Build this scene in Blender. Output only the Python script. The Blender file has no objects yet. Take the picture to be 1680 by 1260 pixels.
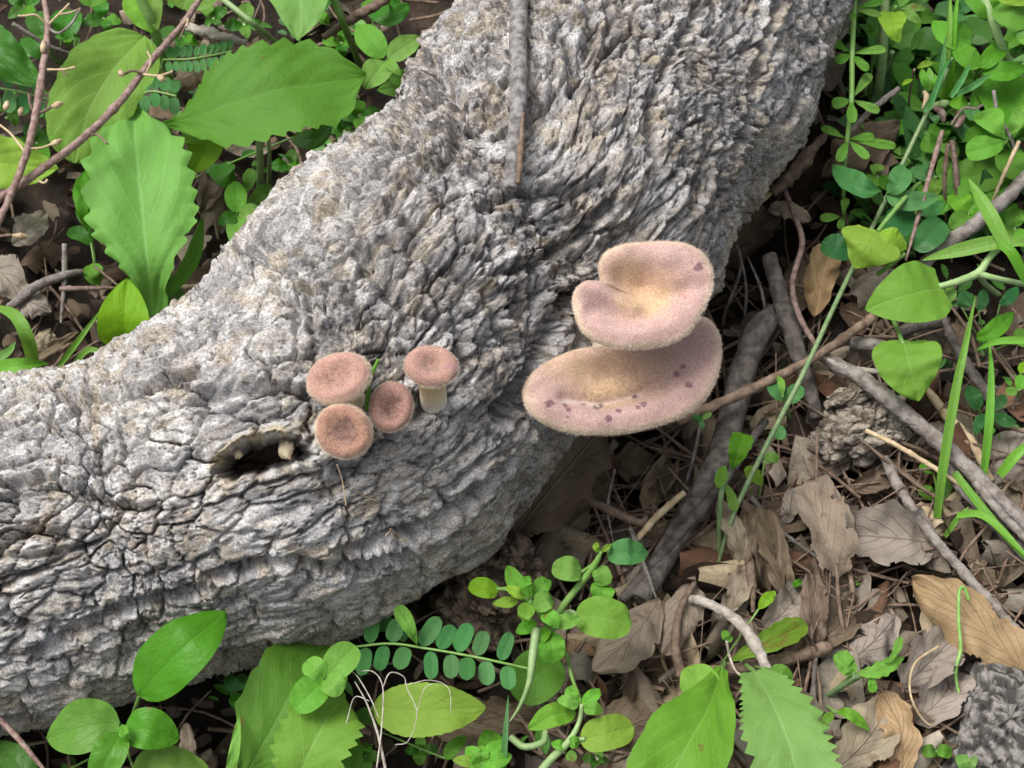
import bpy, math, random
import numpy as np
from mathutils import Vector

# ------------------------------------------------------------------ camera, sky, sun, exposure
PITCH = math.radians(58.0)          # looking down at the log
DIST, AIM_Z, HFOV = 0.50, 0.075, math.radians(38.0)
sc = bpy.context.scene
FWD = Vector((0, math.cos(PITCH), -math.sin(PITCH)))
UPV = Vector((0, math.sin(PITCH), math.cos(PITCH)))
CAM = Vector((0, 0, AIM_Z)) - FWD * DIST
cd = bpy.data.cameras.new('camera'); cam = bpy.data.objects.new('camera', cd)
sc.collection.objects.link(cam); sc.camera = cam
cam.location = CAM; cam.rotation_euler = (math.pi / 2 - PITCH, 0, 0)
cd.sensor_width = 36.0; cd.lens = 18.0 / math.tan(HFOV / 2)
cd.clip_start = 0.01; cd.clip_end = 100
cd.dof.use_dof = True; cd.dof.focus_distance = DIST - 0.015; cd.dof.aperture_fstop = 45
FPX = 840 / math.tan(HFOV / 2)

SUN_EL, SUN_AZ = math.radians(64), math.radians(-70)   # azimuth from +Y toward +X
wd = bpy.data.worlds.new('World'); sc.world = wd; wd.use_nodes = True
wn = wd.node_tree.nodes; sky = wn.new('ShaderNodeTexSky'); sky.sky_type = 'NISHITA'
sky.sun_disc = False; sky.sun_elevation = SUN_EL; sky.sun_rotation = SUN_AZ
sky.air_density = 1.0; sky.dust_density = 6.0; sky.ozone_density = 0.6
hs = wn.new('ShaderNodeHueSaturation'); hs.inputs['Saturation'].default_value = 0.3      # overcast: the blue is greyed out
wd.node_tree.links.new(sky.outputs[0], hs.inputs['Color']); wd.node_tree.links.new(hs.outputs[0], wn['Background'].inputs[0])
wn['Background'].inputs[1].default_value = 0.115
sl = bpy.data.lights.new('sun', 'SUN'); sun = bpy.data.objects.new('sun', sl)
sc.collection.objects.link(sun)
sl.energy = 1.6; sl.angle = math.radians(28); sl.color = (1.0, 0.96, 0.9)
sd = Vector((math.sin(SUN_AZ) * math.cos(SUN_EL), math.cos(SUN_AZ) * math.cos(SUN_EL), math.sin(SUN_EL)))
sun.rotation_euler = sd.to_track_quat('Z', 'Y').to_euler()
vs = sc.view_settings
vs.view_transform = 'Standard'; vs.look = 'None'; vs.gamma = 1.0; vs.exposure = 0.82
vs.use_curve_mapping = False
sc.cycles.use_denoising = True
sc.cycles.max_bounces = 6; sc.cycles.transmission_bounces = 4; sc.cycles.diffuse_bounces = 3

# ------------------------------------------------------------------ helpers
rnd = random.Random(7)
COL = sc.collection
CM = 0.01

def ray(px, py):
    return (FWD + Vector((1, 0, 0)) * ((px - 840) / FPX) - UPV * ((py - 630) / FPX))

def W(px, py, z):                   # the point at height z (metres) seen at a picture position
    d = ray(px, py)
    return CAM + d * ((z - CAM.z) / d.z)

def PX(p):                          # metres per picture pixel at a point
    return (Vector(p) - CAM).dot(FWD) / FPX

def project(P):                     # (n,3) -> picture positions
    q = P - np.array(CAM)
    d = q @ np.array(FWD)
    return 840 + FPX * q[:, 0] / d, 630 - FPX * (q @ np.array(UPV)) / d, d

def smooth01(x, a, b):
    t = np.clip((x - a) / (b - a), 0, 1)
    return t * t * (3 - 2 * t)

def hashf(ix, iy, iz, seed):
    h = (ix.astype(np.int64) * 374761393 + iy.astype(np.int64) * 668265263 + iz.astype(np.int64) * 2147483647 * 3 + seed * 1274126177) & 0xFFFFFFFF
    h = ((h ^ (h >> 13)) * 1274126177) & 0xFFFFFFFF
    h = ((h ^ (h >> 16)) * 2246822519) & 0xFFFFFFFF
    return (h ^ (h >> 15)) & 0xFFFFFFFF

def noise3(x, y, z, seed=0):        # gradient noise, about -1..1
    x = np.asarray(x, float); y = np.asarray(y, float); z = np.asarray(z, float) + np.zeros_like(x)
    ix, iy, iz = np.floor(x), np.floor(y), np.floor(z)
    fx, fy, fz = x - ix, y - iy, z - iz
    u, v, w = [f * f * f * (f * (f * 6 - 15) + 10) for f in (fx, fy, fz)]
    out = 0
    for dx in (0, 1):
        for dy in (0, 1):
            for dz in (0, 1):
                h = hashf(ix + dx, iy + dy, iz + dz, seed)
                g = ((h & 1023) / 511.5 - 1) * (fx - dx) + (((h >> 10) & 1023) / 511.5 - 1) * (fy - dy) + (((h >> 20) & 1023) / 511.5 - 1) * (fz - dz)
                out = out + g * (u if dx else 1 - u) * (v if dy else 1 - v) * (w if dz else 1 - w)
    return out * 1.5

def fbm(x, y, z, oct=4, seed=0, gain=0.5):
    s, a = 0, 1
    for i in range(oct):
        s = s + a * noise3(x, y, z, seed + i * 17); a *= gain
        x, y, z = x * 2.03, y * 2.03, z * 2.03
    return s

def worley(x, y, seed=0, jit=0.9):  # F1, F2-F1, cell random (2), offset from the cell's point
    ix, iy = np.floor(x), np.floor(y)
    F1 = np.full(x.shape, 9.0); F2 = np.full(x.shape, 9.0)
    r1 = np.zeros(x.shape); r2 = np.zeros(x.shape); ox = np.zeros(x.shape); oy = np.zeros(x.shape)
    z = np.zeros_like(ix)
    for dx in (-1, 0, 1):
        for dy in (-1, 0, 1):
            h = hashf(ix + dx, iy + dy, z, seed)
            px = ix + dx + 0.5 + jit * ((h & 1023) / 1023 - 0.5); py = iy + dy + 0.5 + jit * (((h >> 10) & 1023) / 1023 - 0.5)
            d = np.hypot(x - px, y - py)
            m = d < F1
            F2 = np.where(m, F1, np.minimum(F2, d))
            r1 = np.where(m, ((h >> 20) & 63) / 63, r1); r2 = np.where(m, ((h >> 26) & 63) / 63, r2)
            ox = np.where(m, x - px, ox); oy = np.where(m, y - py, oy)
            F1 = np.where(m, d, F1)
    return F1, F2 - F1, r1, r2, ox, oy

def mesh_np(name, V, F, mat, parent=None, smooth=True, col=None, uv=None):
    me = bpy.data.meshes.new(name)
    V = np.asarray(V, np.float32); F = np.asarray(F, np.int32)
    me.vertices.add(len(V)); me.vertices.foreach_set('co', V.ravel())
    k = F.shape[1]
    me.loops.add(F.size); me.polygons.add(len(F))
    me.loops.foreach_set('vertex_index', F.ravel())
    me.polygons.foreach_set('loop_start', np.arange(0, F.size, k, dtype=np.int32))
    me.polygons.foreach_set('use_smooth', np.full(len(F), smooth))
    me.update(calc_edges=True)
    if col is not None:
        c = me.attributes.new('pigment', 'FLOAT_COLOR', 'POINT')
        c.data.foreach_set('color', np.c_[col, np.ones(len(col))].astype(np.float32).ravel())
    if uv is not None:
        u = me.uv_layers.new(name='UVMap')
        u.data.foreach_set('uv', np.asarray(uv, np.float32)[F.ravel()].ravel())
    if mat: me.materials.append(mat)
    o = bpy.data.objects.new(name, me); COL.objects.link(o)
    if parent: o.parent = parent
    return o

def grid_faces(n, m, wrap=False):   # n rows of m vertices
    i = np.arange(n - 1)[:, None]; j = np.arange(m if wrap else m - 1)[None, :]
    jn = (j + 1) % m
    return np.stack([i * m + j, i * m + jn, (i + 1) * m + jn, (i + 1) * m + j], -1).reshape(-1, 4)

def thing(name, label, cat, group=None):
    o = bpy.data.objects.new(name, None); o.empty_display_size = 0.01; COL.objects.link(o)
    return tag(o, label, cat, group)

def tag(o, label, cat, group=None, kind=None):
    o['label'] = label; o['category'] = cat
    if group: o['group'] = group
    if kind: o['kind'] = kind
    return o

def catmull(P, n):                  # smooth curve through points (k,d) -> (n,d)
    P = np.asarray(P, float)
    if len(P) == 2:
        t = np.linspace(0, 1, n)[:, None]; return P[0] * (1 - t) + P[1] * t
    Q = np.vstack([2 * P[0] - P[1], P, 2 * P[-1] - P[-2]])
    L = np.r_[0, np.cumsum(np.linalg.norm(np.diff(P[:, :min(3, P.shape[1])], axis=0), axis=1) + 1e-9)]
    s = np.linspace(0, L[-1], n); k = np.clip(np.searchsorted(L, s, 'right') - 1, 0, len(P) - 2)
    t = ((s - L[k]) / (L[k + 1] - L[k]))[:, None]
    a, b, c, d = Q[k], Q[k + 1], Q[k + 2], Q[k + 3]
    return 0.5 * (2 * b + (c - a) * t + (2 * a - 5 * b + 4 * c - d) * t * t + (3 * b - 3 * c + d - a) * t ** 3)

# ------------------------------------------------------------------ materials
class NT:
    def __init__(s, name):
        s.m = bpy.data.materials.new(name); s.m.use_nodes = True
        s.t = s.m.node_tree; s.n = s.t.nodes; s.p = s.n['Principled BSDF']; s.out = s.n['Material Output']
    def new(s, typ, ins=None, **kw):
        n = s.n.new('ShaderNode' + typ)
        for k, v in kw.items(): setattr(n, k, v)
        for k, v in (ins or {}).items(): s.put(n.inputs[k], v)
        return n
    def put(s, sock, v):
        if hasattr(v, 'is_output') or isinstance(v, bpy.types.NodeSocket): s.t.links.new(v, sock)
        else: sock.default_value = v
    def math(s, op, a, b=0.0, c=0.0):
        n = s.new('Math', operation=op)
        for i, v in enumerate((a, b, c)): s.put(n.inputs[i], v)
        return n.outputs[0]
    def mix(s, f, a, b, blend='MIX'):
        n = s.new('Mix', data_type='RGBA', blend_type=blend)
        s.put(n.inputs[0], f); s.put(n.inputs[6], a); s.put(n.inputs[7], b)
        return n.outputs[2]
    def noise(s, scale, detail=4, rough=0.55, vec=None, out=0):
        n = s.new('TexNoise', {'Scale': scale, 'Detail': detail, 'Roughness': rough})
        if vec is not None: s.put(n.inputs['Vector'], vec)
        return n.outputs[out]
    def ramp(s, f, stops):
        n = s.new('ValToRGB'); s.put(n.inputs[0], f); e = n.color_ramp.elements
        while len(e) < len(stops): e.new(0.5)
        for i, (p, c) in enumerate(stops):
            e[i].position = p; e[i].color = (c, c, c, 1) if isinstance(c, (int, float)) else (*c, 1)
        return n.outputs[0]
    def bump(s, h, strength, dist):
        n = s.new('Bump', {'Strength': strength, 'Distance': dist, 'Height': h})
        s.put(s.p.inputs['Normal'], n.outputs[0]); return n.outputs[0]
    def obj(s): return s.new('TexCoord').outputs['Object']
    def rand(s): return s.new('ObjectInfo').outputs['Random']

def leaf_mat(name, base, vein, nveins=9, slope=0.35, rough=0.58, trans=0.28, dry=False, vstr=0.5, blotch=None, spec=0.2):
    m = NT(name)
    uv = m.new('UVMap'); xy = m.new('SeparateXYZ', {0: uv.outputs[0]})
    s = m.math('ABSOLUTE', m.math('MULTIPLY_ADD', xy.outputs[0], 2.0, -1.0))
    t = xy.outputs[1]
    mid = m.ramp(s, [(0.0, 1.0), (0.022, 0.6), (0.05, 0.0)])
    wob = m.math('MULTIPLY', m.noise(3.0, 1, 0.5, uv.outputs[0]), 0.10)
    ph = m.math('FRACT', m.math('MULTIPLY', m.math('ADD', m.math('MULTIPLY_ADD', s, -slope, t), wob), float(nveins)))
    tri = m.math('ABSOLUTE', m.math('SUBTRACT', ph, 0.5))
    lat = m.ramp(tri, [(0.0, 0.8), (0.03, 0.35), (0.07, 0.0)])
    lat = m.math('MULTIPLY', lat, m.ramp(s, [(0.0, 1.0), (0.75, 0.6), (1.0, 0.0)]))
    veins = m.math('MAXIMUM', mid, lat) if nveins else mid
    r = m.rand(); ob = m.obj()
    big = m.noise(60, 3, 0.5, ob); fine = m.noise(900, 3, 0.6, ob)
    c = m.mix(m.math('MULTIPLY', veins, vstr), (*base, 1), (*vein, 1))
    hsv = m.new('HueSaturation', {'Hue': m.math('MULTIPLY_ADD', r, 0.02 if not dry else 0.03, 0.49 if not dry else 0.485),
                                  'Saturation': m.math('MULTIPLY_ADD', r, 0.12, 0.94),
                                  'Value': m.math('ADD', m.math('MULTIPLY_ADD', m.math('FRACT', m.math('MULTIPLY', r, 7.31)), 0.26, 0.70), m.math('MULTIPLY', m.math('ADD', big, m.math('MULTIPLY', fine, 0.5)), 0.27)), 'Color': c})
    c = hsv.outputs[0]
    if not dry and nveins:
        k = m.ramp(m.noise(150, 3, 0.6, ob), [(0.69, 0.0), (0.72, 0.7)])
        c = m.mix(k, c, (0.15, 0.11, 0.03, 1))
    if blotch:
        k = m.ramp(m.noise(180, 4, 0.65, ob), [(0.56, 0.0), (0.66, 1.0)])
        c = m.mix(m.math('MULTIPLY', k, 0.7), c, (*blotch, 1))
    m.put(m.p.inputs['Base Color'], c)
    m.p.inputs['Roughness'].default_value = rough
    m.p.inputs['Specular IOR Level'].default_value = spec
    h = m.math('ADD', m.math('MULTIPLY', veins, -0.22 if not dry else 0.6), m.math('MULTIPLY', m.noise(500, 3, 0.6, ob), 0.6))
    nrm = m.bump(h, 0.7 if not dry else 0.8, 0.0008)
    if trans:
        tr = m.new('BsdfTranslucent', {'Color': m.mix(0.5, c, (0.30, 0.5, 0.04, 1) if not dry else c), 'Normal': nrm})
        ms = m.new('MixShader', {0: trans, 1: m.p.outputs[0], 2: tr.outputs[0]})
        m.put(m.out.inputs[0], ms.outputs[0])
    return m.m

G = {
 'bright': leaf_mat('leaf_bright', (0.128, 0.285, 0.030), (0.19, 0.37, 0.08), 6, 0.42, vstr=0.6),
 'pale':   leaf_mat('leaf_pale', (0.150, 0.310, 0.070), (0.22, 0.40, 0.13), 6, 0.5, rough=0.55, vstr=0.75),
 'mid':    leaf_mat('leaf_mid', (0.080, 0.220, 0.020), (0.11, 0.27, 0.04), 6, 0.5, vstr=0.6),
 'smooth': leaf_mat('leaf_smooth', (0.085, 0.240, 0.024), (0.09, 0.26, 0.035), 4, 0.8, vstr=0.25, rough=0.42),
 'deep':   leaf_mat('leaf_deep', (0.045, 0.150, 0.018), (0.08, 0.20, 0.04), 5, 0.4, rough=0.4, vstr=0.35),
 'small':  leaf_mat('leaf_small', (0.125, 0.300, 0.042), (0.12, 0.31, 0.05), 4, 0.7, vstr=0.2),
 'blue':   leaf_mat('leaf_vetch', (0.062, 0.205, 0.058), (0.07, 0.22, 0.07), 7, 0.5, rough=0.52, vstr=0.25),
 'lime':   leaf_mat('leaf_lime', (0.165, 0.315, 0.022), (0.20, 0.36, 0.04), 5, 0.5, vstr=0.35),
 'mint':   leaf_mat('leaf_mint', (0.030, 0.130, 0.036), (0.06, 0.18, 0.06), 6, 0.6, rough=0.38),
 'blade':  leaf_mat('grass_blade', (0.125, 0.305, 0.034), (0.15, 0.35, 0.05), 0, 0.0, rough=0.42),
 'torn':   leaf_mat('leaf_torn', (0.12, 0.22, 0.02), (0.17, 0.09, 0.03), 5, 0.5, vstr=0.9, blotch=(0.16, 0.09, 0.03)),
 'tan':    leaf_mat('dry_leaf_tan', (0.270, 0.222, 0.160), (0.33, 0.27, 0.20), 6, 0.5, 0.7, 0.10, True, 0.5, (0.17, 0.12, 0.08), 0.25),
 'grey':   leaf_mat('dry_leaf_grey', (0.245, 0.212, 0.175), (0.15, 0.115, 0.09), 5, 0.5, 0.75, 0.06, True, 0.6, (0.16, 0.125, 0.10), 0.25),
 'brown':  leaf_mat('dry_leaf_brown', (0.130, 0.096, 0.064), (0.19, 0.135, 0.09), 6, 0.5, 0.65, 0.08, True, 0.5, (0.07, 0.046, 0.032), 0.3),
 'ochre':  leaf_mat('dry_leaf_ochre', (0.300, 0.205, 0.110), (0.36, 0.26, 0.16), 7, 0.5, 0.6, 0.10, True, 0.4, (0.20, 0.12, 0.06), 0.3),
}

def stem_mat(name, a, b, scale=300, rough=0.5, bump=0.4):
    m = NT(name); ob = m.obj()
    n = m.noise(scale, 5, 0.6, ob)
    c = m.mix(m.ramp(n, [(0.38, 0.0), (0.60, 1.0)]), (*a, 1), (*b, 1))
    c = m.mix(m.ramp(m.noise(scale * 4, 3, .6, ob), [(0.55, 0.0), (0.7, 0.55)]), c, (a[0] * .5, a[1] * .5, a[2] * .5, 1))
    hsv = m.new('HueSaturation', {'Value': m.math('MULTIPLY_ADD', m.rand(), 0.4, 0.8), 'Color': c})
    m.put(m.p.inputs['Base Color'], hsv.outputs[0]); m.p.inputs['Roughness'].default_value = rough
    m.bump(m.math('ADD', m.noise(scale * 2.5, 4, 0.7, ob), m.math('MULTIPLY', m.noise(scale * .8, 3, .6, ob), .8)), bump, 0.0012)
    return m.m

S_GREEN = stem_mat('stem_green', (0.13, 0.27, 0.05), (0.19, 0.34, 0.09), 200, 0.45, 0.2)
S_PALE = stem_mat('stem_pale', (0.20, 0.32, 0.12), (0.26, 0.37, 0.16), 250, 0.5, 0.2)
S_CULM = stem_mat('stem_culm', (0.10, 0.175, 0.07), (0.17, 0.235, 0.11), 300, 0.5, 0.3)
T_GREY = stem_mat('twig_grey', (0.12, 0.10, 0.085), (0.26, 0.235, 0.215), 260, 0.8, 0.9)
T_DARK = stem_mat('twig_dark', (0.05, 0.042, 0.036), (0.15, 0.13, 0.115), 240, 0.75, 1.0)
T_BROWN = stem_mat('twig_brown', (0.11, 0.07, 0.045), (0.22, 0.155, 0.11), 260, 0.7, 0.8)
T_RED = stem_mat('twig_red', (0.15, 0.085, 0.07), (0.30, 0.21, 0.18), 420, 0.6, 0.6)
T_PALE = stem_mat('twig_pale', (0.30, 0.26, 0.22), (0.47, 0.43, 0.38), 300, 0.75, 0.8)
T_STICK = stem_mat('stick_grey', (0.11, 0.10, 0.095), (0.34, 0.325, 0.32), 330, 0.8, 0.9)
T_STRAW = stem_mat('straw', (0.34, 0.25, 0.14), (0.47, 0.37, 0.24), 300, 0.6, 0.4)

def pigment_mat(name, rough, bump_sets, spec=0.3, sub=0.0, grain=None, sheen=0.0):
    m = NT(name); ob = m.obj()
    a = m.new('Attribute', attribute_name='pigment').outputs['Color']
    c = a
    if grain:
        sc_, lo, hi = grain
        g = m.ramp(m.noise(sc_, 4, 0.65, ob), [(0.3, lo), (0.7, hi)])
        c = m.mix(1.0, a, g, 'MULTIPLY')
    m.put(m.p.inputs['Base Color'], c); m.p.inputs['Roughness'].default_value = rough
    m.p.inputs['Specular IOR Level'].default_value = spec
    if sub:
        m.p.inputs['Subsurface Weight'].default_value = sub; m.p.inputs['Subsurface Scale'].default_value = 0.002
        m.p.inputs['Subsurface Radius'].default_value = (1, 0.5, 0.35)
    if sheen:
        m.p.inputs['Sheen Weight'].default_value = sheen; m.p.inputs['Sheen Roughness'].default_value = 0.5
    h = 0.0
    for s_, w in bump_sets: h = m.math('ADD', h, m.math('MULTIPLY', m.noise(s_, 5, 0.7, ob), w))
    m.bump(h, 0.9, 0.0012)
    return m.m

M_BARK = pigment_mat('log_bark', 0.95, [(600, 0.7), (1900, 0.6)], 0.12, grain=(1300, 0.42, 1.50))
M_CAP = pigment_mat('mushroom_cap', 0.75, [(900, 0.35), (2600, 0.35)], 0.25, 0.15, grain=(2100, 0.58, 1.36), sheen=0.12)
M_FLESH = pigment_mat('mushroom_flesh', 0.7, [(700, 0.3)], 0.3, 0.2, grain=(600, 0.93, 1.07))
M_CHUNK = pigment_mat('bark_chunk', 0.9, [(500, 0.8), (1500, 0.5)], 0.2, grain=(1000, 0.7, 1.3))
M_SOIL = pigment_mat('soil', 0.95, [(250, 1.0), (900, 0.8)], 0.15, grain=(350, 0.6, 1.4))
M_LITTER = pigment_mat('litter', 0.85, [(600, 0.5)], 0.2, grain=(400, 0.75, 1.25))
M_COVER = pigment_mat('ground_cover', 0.5, [(500, 0.2)], 0.35, grain=(300, 0.85, 1.15))
_f = NT('cap_fuzz'); _f.p.inputs['Base Color'].default_value = (0.74, 0.62, 0.50, 1); _f.p.inputs['Roughness'].default_value = 0.8
M_FUZZ = _f.m
# ------------------------------------------------------------------ the log: a bent branch swept along stations (two edges of the outline each)
ST = [((-620, 760), (-560, 1330)), ((-300, 690), (-250, 1270)), ((0, 628), (55, 1190)), ((200, 580), (260, 1112)), ((350, 462), (500, 1062)),
      ((440, 385), (705, 965)), ((505, 285), (828, 848)), ((600, 215), (924, 704)), ((660, 148), (1095, 580)),
      ((700, 75), (1215, 360)), ((760, -10), (1310, 215)), ((830, -130), (1392, 0)), ((910, -280), (1470, -180)), ((1030, -600), (1600, -520))]
spine = []
for e1, e2 in ST:
    mx, my = (e1[0] + e2[0]) / 2, (e1[1] + e2[1]) / 2
    hp = math.hypot(e1[0] - e2[0], e1[1] - e2[1]) / 2 - 4
    r = 0.06
    for _ in range(20):
        c = W(mx, my, r * 0.86); d = (c - CAM).length
        th = math.atan(hp / FPX / (1 + ((mx - 840) ** 2 + (my - 630) ** 2) / FPX ** 2) ** 0.5)
        r = d * math.sin(th)
    spine.append((c.x, c.y, c.z, r))
NR, NA = 1050, 540
sp = catmull(spine, NR)
C3, R1 = sp[:, :3], sp[:, 3]
T3 = np.gradient(C3, axis=0); T3 /= np.linalg.norm(T3, axis=1)[:, None]
toC = np.array(CAM) - C3
A3 = toC - (toC * T3).sum(1)[:, None] * T3; A3 /= np.linalg.norm(A3, axis=1)[:, None]
B3 = np.cross(T3, A3)
arc = np.r_[0, np.cumsum(np.linalg.norm(np.diff(C3, axis=0), axis=1))]
tt = np.linspace(-1, 1, NA, endpoint=False)
phi = math.pi * (0.62 * tt + 0.38 * tt ** 3)
dirs = np.cos(phi)[None, :, None] * A3[:, None, :] + np.sin(phi)[None, :, None] * B3[:, None, :]
a = np.repeat(arc[:, None], NA, 1).ravel(); 
psi = np.zeros(NR); U_ = A3[0]                   # untwist: measure round the log from a frame that does not spin
for i_ in range(NR):
    U_ = U_ - U_.dot(T3[i_]) * T3[i_]; U_ = U_ / np.linalg.norm(U_); psi[i_] = math.atan2(U_.dot(B3[i_]), U_.dot(A3[i_]))
b = ((phi[None, :] - psi[:, None]) * R1.mean()).ravel()
base_r = np.repeat(R1[:, None], NA, 1).ravel()
D = dirs.reshape(-1, 3); Cc = np.repeat(C3[:, None, :], NA, 1).reshape(-1, 3)
Q0 = Cc + D * base_r[:, None]
lump = 0.0045 * fbm(Q0[:, 0] * 22, Q0[:, 1] * 22, Q0[:, 2] * 22, 2, 3)
base_r = base_r + lump
P0 = Cc + D * base_r[:, None]
vx, vy, vd = project(P0)
front = ((np.array(CAM) - P0) * D).sum(1) > 0
_fi = np.where(front)[0][::3]

def S(px, py, lift=0.0):            # a point of the log's surface seen at a picture position, moved lift metres towards the viewer
    k = _fi[np.argmin((vx[_fi] - px) ** 2 + (vy[_fi] - py) ** 2)]
    p = Vector(P0[k]); dd = (p - CAM).dot(FWD)
    q = ray(px, py)
    return CAM + q * (dd - lift)

def seg_dist(px, py, line):         # distance in picture pixels to a polyline
    d = np.full(px.shape, 1e9)
    for (x0, y0), (x1, y1) in zip(line[:-1], line[1:]):
        L2 = (x1 - x0) ** 2 + (y1 - y0) ** 2
        t = np.clip(((px - x0) * (x1 - x0) + (py - y0) * (y1 - y0)) / L2, 0, 1)
        d = np.minimum(d, np.hypot(px - x0 - t * (x1 - x0), py - y0 - t * (y1 - y0)))
    return d

def in_poly(px, py, poly):
    ins = np.zeros(px.shape, bool)
    for (x0, y0), (x1, y1) in zip(poly, poly[1:] + poly[:1]):
        if y0 == y1: continue
        c = ((y0 > py) != (y1 > py)) & (px < (x1 - x0) * (py - y0) / (y1 - y0) + x0)
        ins ^= c
    return ins

# bark relief, in metres; a runs along the log and b round it
z0 = 0 * a
w1 = 0.0050 * noise3(a / 0.028, b / 0.028, z0, 11); w2 = 0.0050 * noise3(a / 0.028, b / 0.028, z0 + 5, 12)
w3 = 0.0024 * noise3(a / 0.009, b / 0.009, z0, 13); w4 = 0.0024 * noise3(a / 0.009, b / 0.009, z0 + 5, 14)
w5 = 0.0008 * noise3(a / 0.0025, b / 0.0025, z0, 15); w6 = 0.0008 * noise3(a / 0.0025, b / 0.0025, z0 + 5, 16)
wa, wb = a + w1 + w3 + w5, b + w2 + w4 + w6
# how plated (left limb, far right flank) or crumbly (middle) the bark is
crumb = smooth01(a, 0.20, 0.29) * (1 - 0.5 * smooth01(a, 0.40, 0.47))
F1, E1, r1, r2, ox, oy = worley(wa / 0.0120, wb / 0.0100, 21)
tear = 0.5 + 1.0 * smooth01(noise3(a / 0.012, b / 0.012, z0, 23), -.4, .4)
dome = np.clip(1 - F1 * 1.1, 0, 1)
plate = 0.0042 * (smooth01(E1, 0.0, 0.10) - 1) * tear + 0.0018 * (r1 - 0.5) + 0.0008 * (ox * (r2 - 0.5) * 2 + oy * (r1 - r2) * 2) + 0.0004 * dome
F1b, E1b, q1, q2, oxb, oyb = worley(wa / 0.0060 + 3, wb / 0.0056, 31)
small = 0.0014 * (smooth01(E1b, 0.0, 0.09) - 1) * (2 * tear - .6).clip(0, 2) + 0.0010 * (q1 - 0.5) + (0.0005 + 0.0008 * crumb) * (oxb * (q2 - 0.5) * 2 + oyb * (q1 - 0.5) * 2)
F1c, E1c, s1_, s2_, oxc, oyc = worley(wa / 0.0030 + 5, wb / 0.0028, 35)
tiny = 0.0005 * (smooth01(E1c, 0.0, 0.14) - 1) + 0.0008 * (s1_ - 0.5) + 0.0005 * (oxc * (s2_ - .5) + oyc * (s1_ - .5))
fur = np.abs(noise3(wa / 0.075, wb / 0.0190, z0, 41))
furrow = -0.0050 * (1 - smooth01(fur, 0.0, 0.085)) * (0.35 - 0.05 * crumb)
curl_ = noise3(wa / 0.010, wb / 0.009, z0, 51); curl2 = noise3(wa / 0.0048, wb / 0.0045, z0 + 2, 52)
lipc = np.where(curl_ > 0.12, 0.0013 * smooth01(curl_, 0.12, 0.16), 0) + np.where(curl2 > 0.15, 0.0009 * smooth01(curl2, 0.15, 0.20), 0) - np.where(curl2 < -.3, 0.0010 * smooth01(-curl2, 0.30, 0.36), 0)
stri = 0.00045 * noise3(wa / 0.016, (wb + 0.5 * w3) / 0.0013, z0, 61) * (0.3 + smooth01(r2, 0.2, 0.7))
fine = 0.00070 * fbm(wa / 0.0030, wb / 0.0030, z0, 3, 71, 0.7)
disp = plate * (1 - 0.32 * crumb) + small * (0.7 + 0.15 * crumb) + tiny * (0.25 + 0.25 * crumb) + furrow * .8 + lipc * (0.5 + 0.45 * crumb) + stri * (1 - .8 * crumb) + fine * (0.5 + 0.05 * crumb)
fr = random.Random(77)
for _ in range(22):                 # long fissures along the grain
    a0 = fr.uniform(.05, arc[-1] - .05); ln = fr.uniform(.02, .05); b0 = fr.uniform(-.075, .075) - psi[np.searchsorted(arc, a0)] * R1.mean()
    k = np.where((np.abs(a - a0) < ln) & (np.abs(b - b0) < .02))[0]
    d = np.abs(b[k] + .6 * w2[k] + w4[k] + w6[k] - b0 - .004 * np.sin((a[k] - a0) * 90 + b0 * 900))
    disp[k] += -.0048 * np.exp(-(d / fr.uniform(.0006, .0013)) ** 2) * (1 - (np.abs(a[k] - a0) / ln) ** 4)
disp += 0.0014

# the openings, folds and furrows that can be told apart
CAVITY = [(352, 774), (364, 748), (398, 724), (450, 710), (484, 713), (506, 730), (518, 748), (508, 762), (486, 760), (460, 772), (415, 782), (372, 788)]
wx = vx + 6 * noise3(a / 0.004, b / 0.004, 0 * a, 81) + 4 * noise3(a / .0016, b / .0016, z0, 83); wy = vy + 7 * noise3(a / 0.004, b / 0.004, 0 * a + 4, 82) + 5 * noise3(a / .0016, b / .0016, z0 + 3, 84)
near = np.where(front & (vx > 300) & (vx < 620) & (vy > 660) & (vy < 830))[0]
ins = in_poly(wx[near], wy[near], CAVITY)
dc = seg_dist(wx[near], wy[near], CAVITY + CAVITY[:1])
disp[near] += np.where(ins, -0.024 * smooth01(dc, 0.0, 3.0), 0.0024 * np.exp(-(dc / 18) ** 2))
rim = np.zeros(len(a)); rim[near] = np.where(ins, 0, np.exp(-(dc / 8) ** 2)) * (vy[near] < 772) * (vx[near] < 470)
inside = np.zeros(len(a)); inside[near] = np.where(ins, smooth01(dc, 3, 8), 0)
def carve(line, width, depth, lip=0.0):
    pad = width * 4
    xs, ys = [p[0] for p in line], [p[1] for p in line]
    k = np.where(front & (vx > min(xs) - pad) & (vx < max(xs) + pad) & (vy > min(ys) - pad) & (vy < max(ys) + pad))[0]
    d = seg_dist(wx[k], wy[k], line)
    disp[k] += -depth * np.exp(-(d / width) ** 2) + lip * np.exp(-((d - 2 * width) / width) ** 2)
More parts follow.
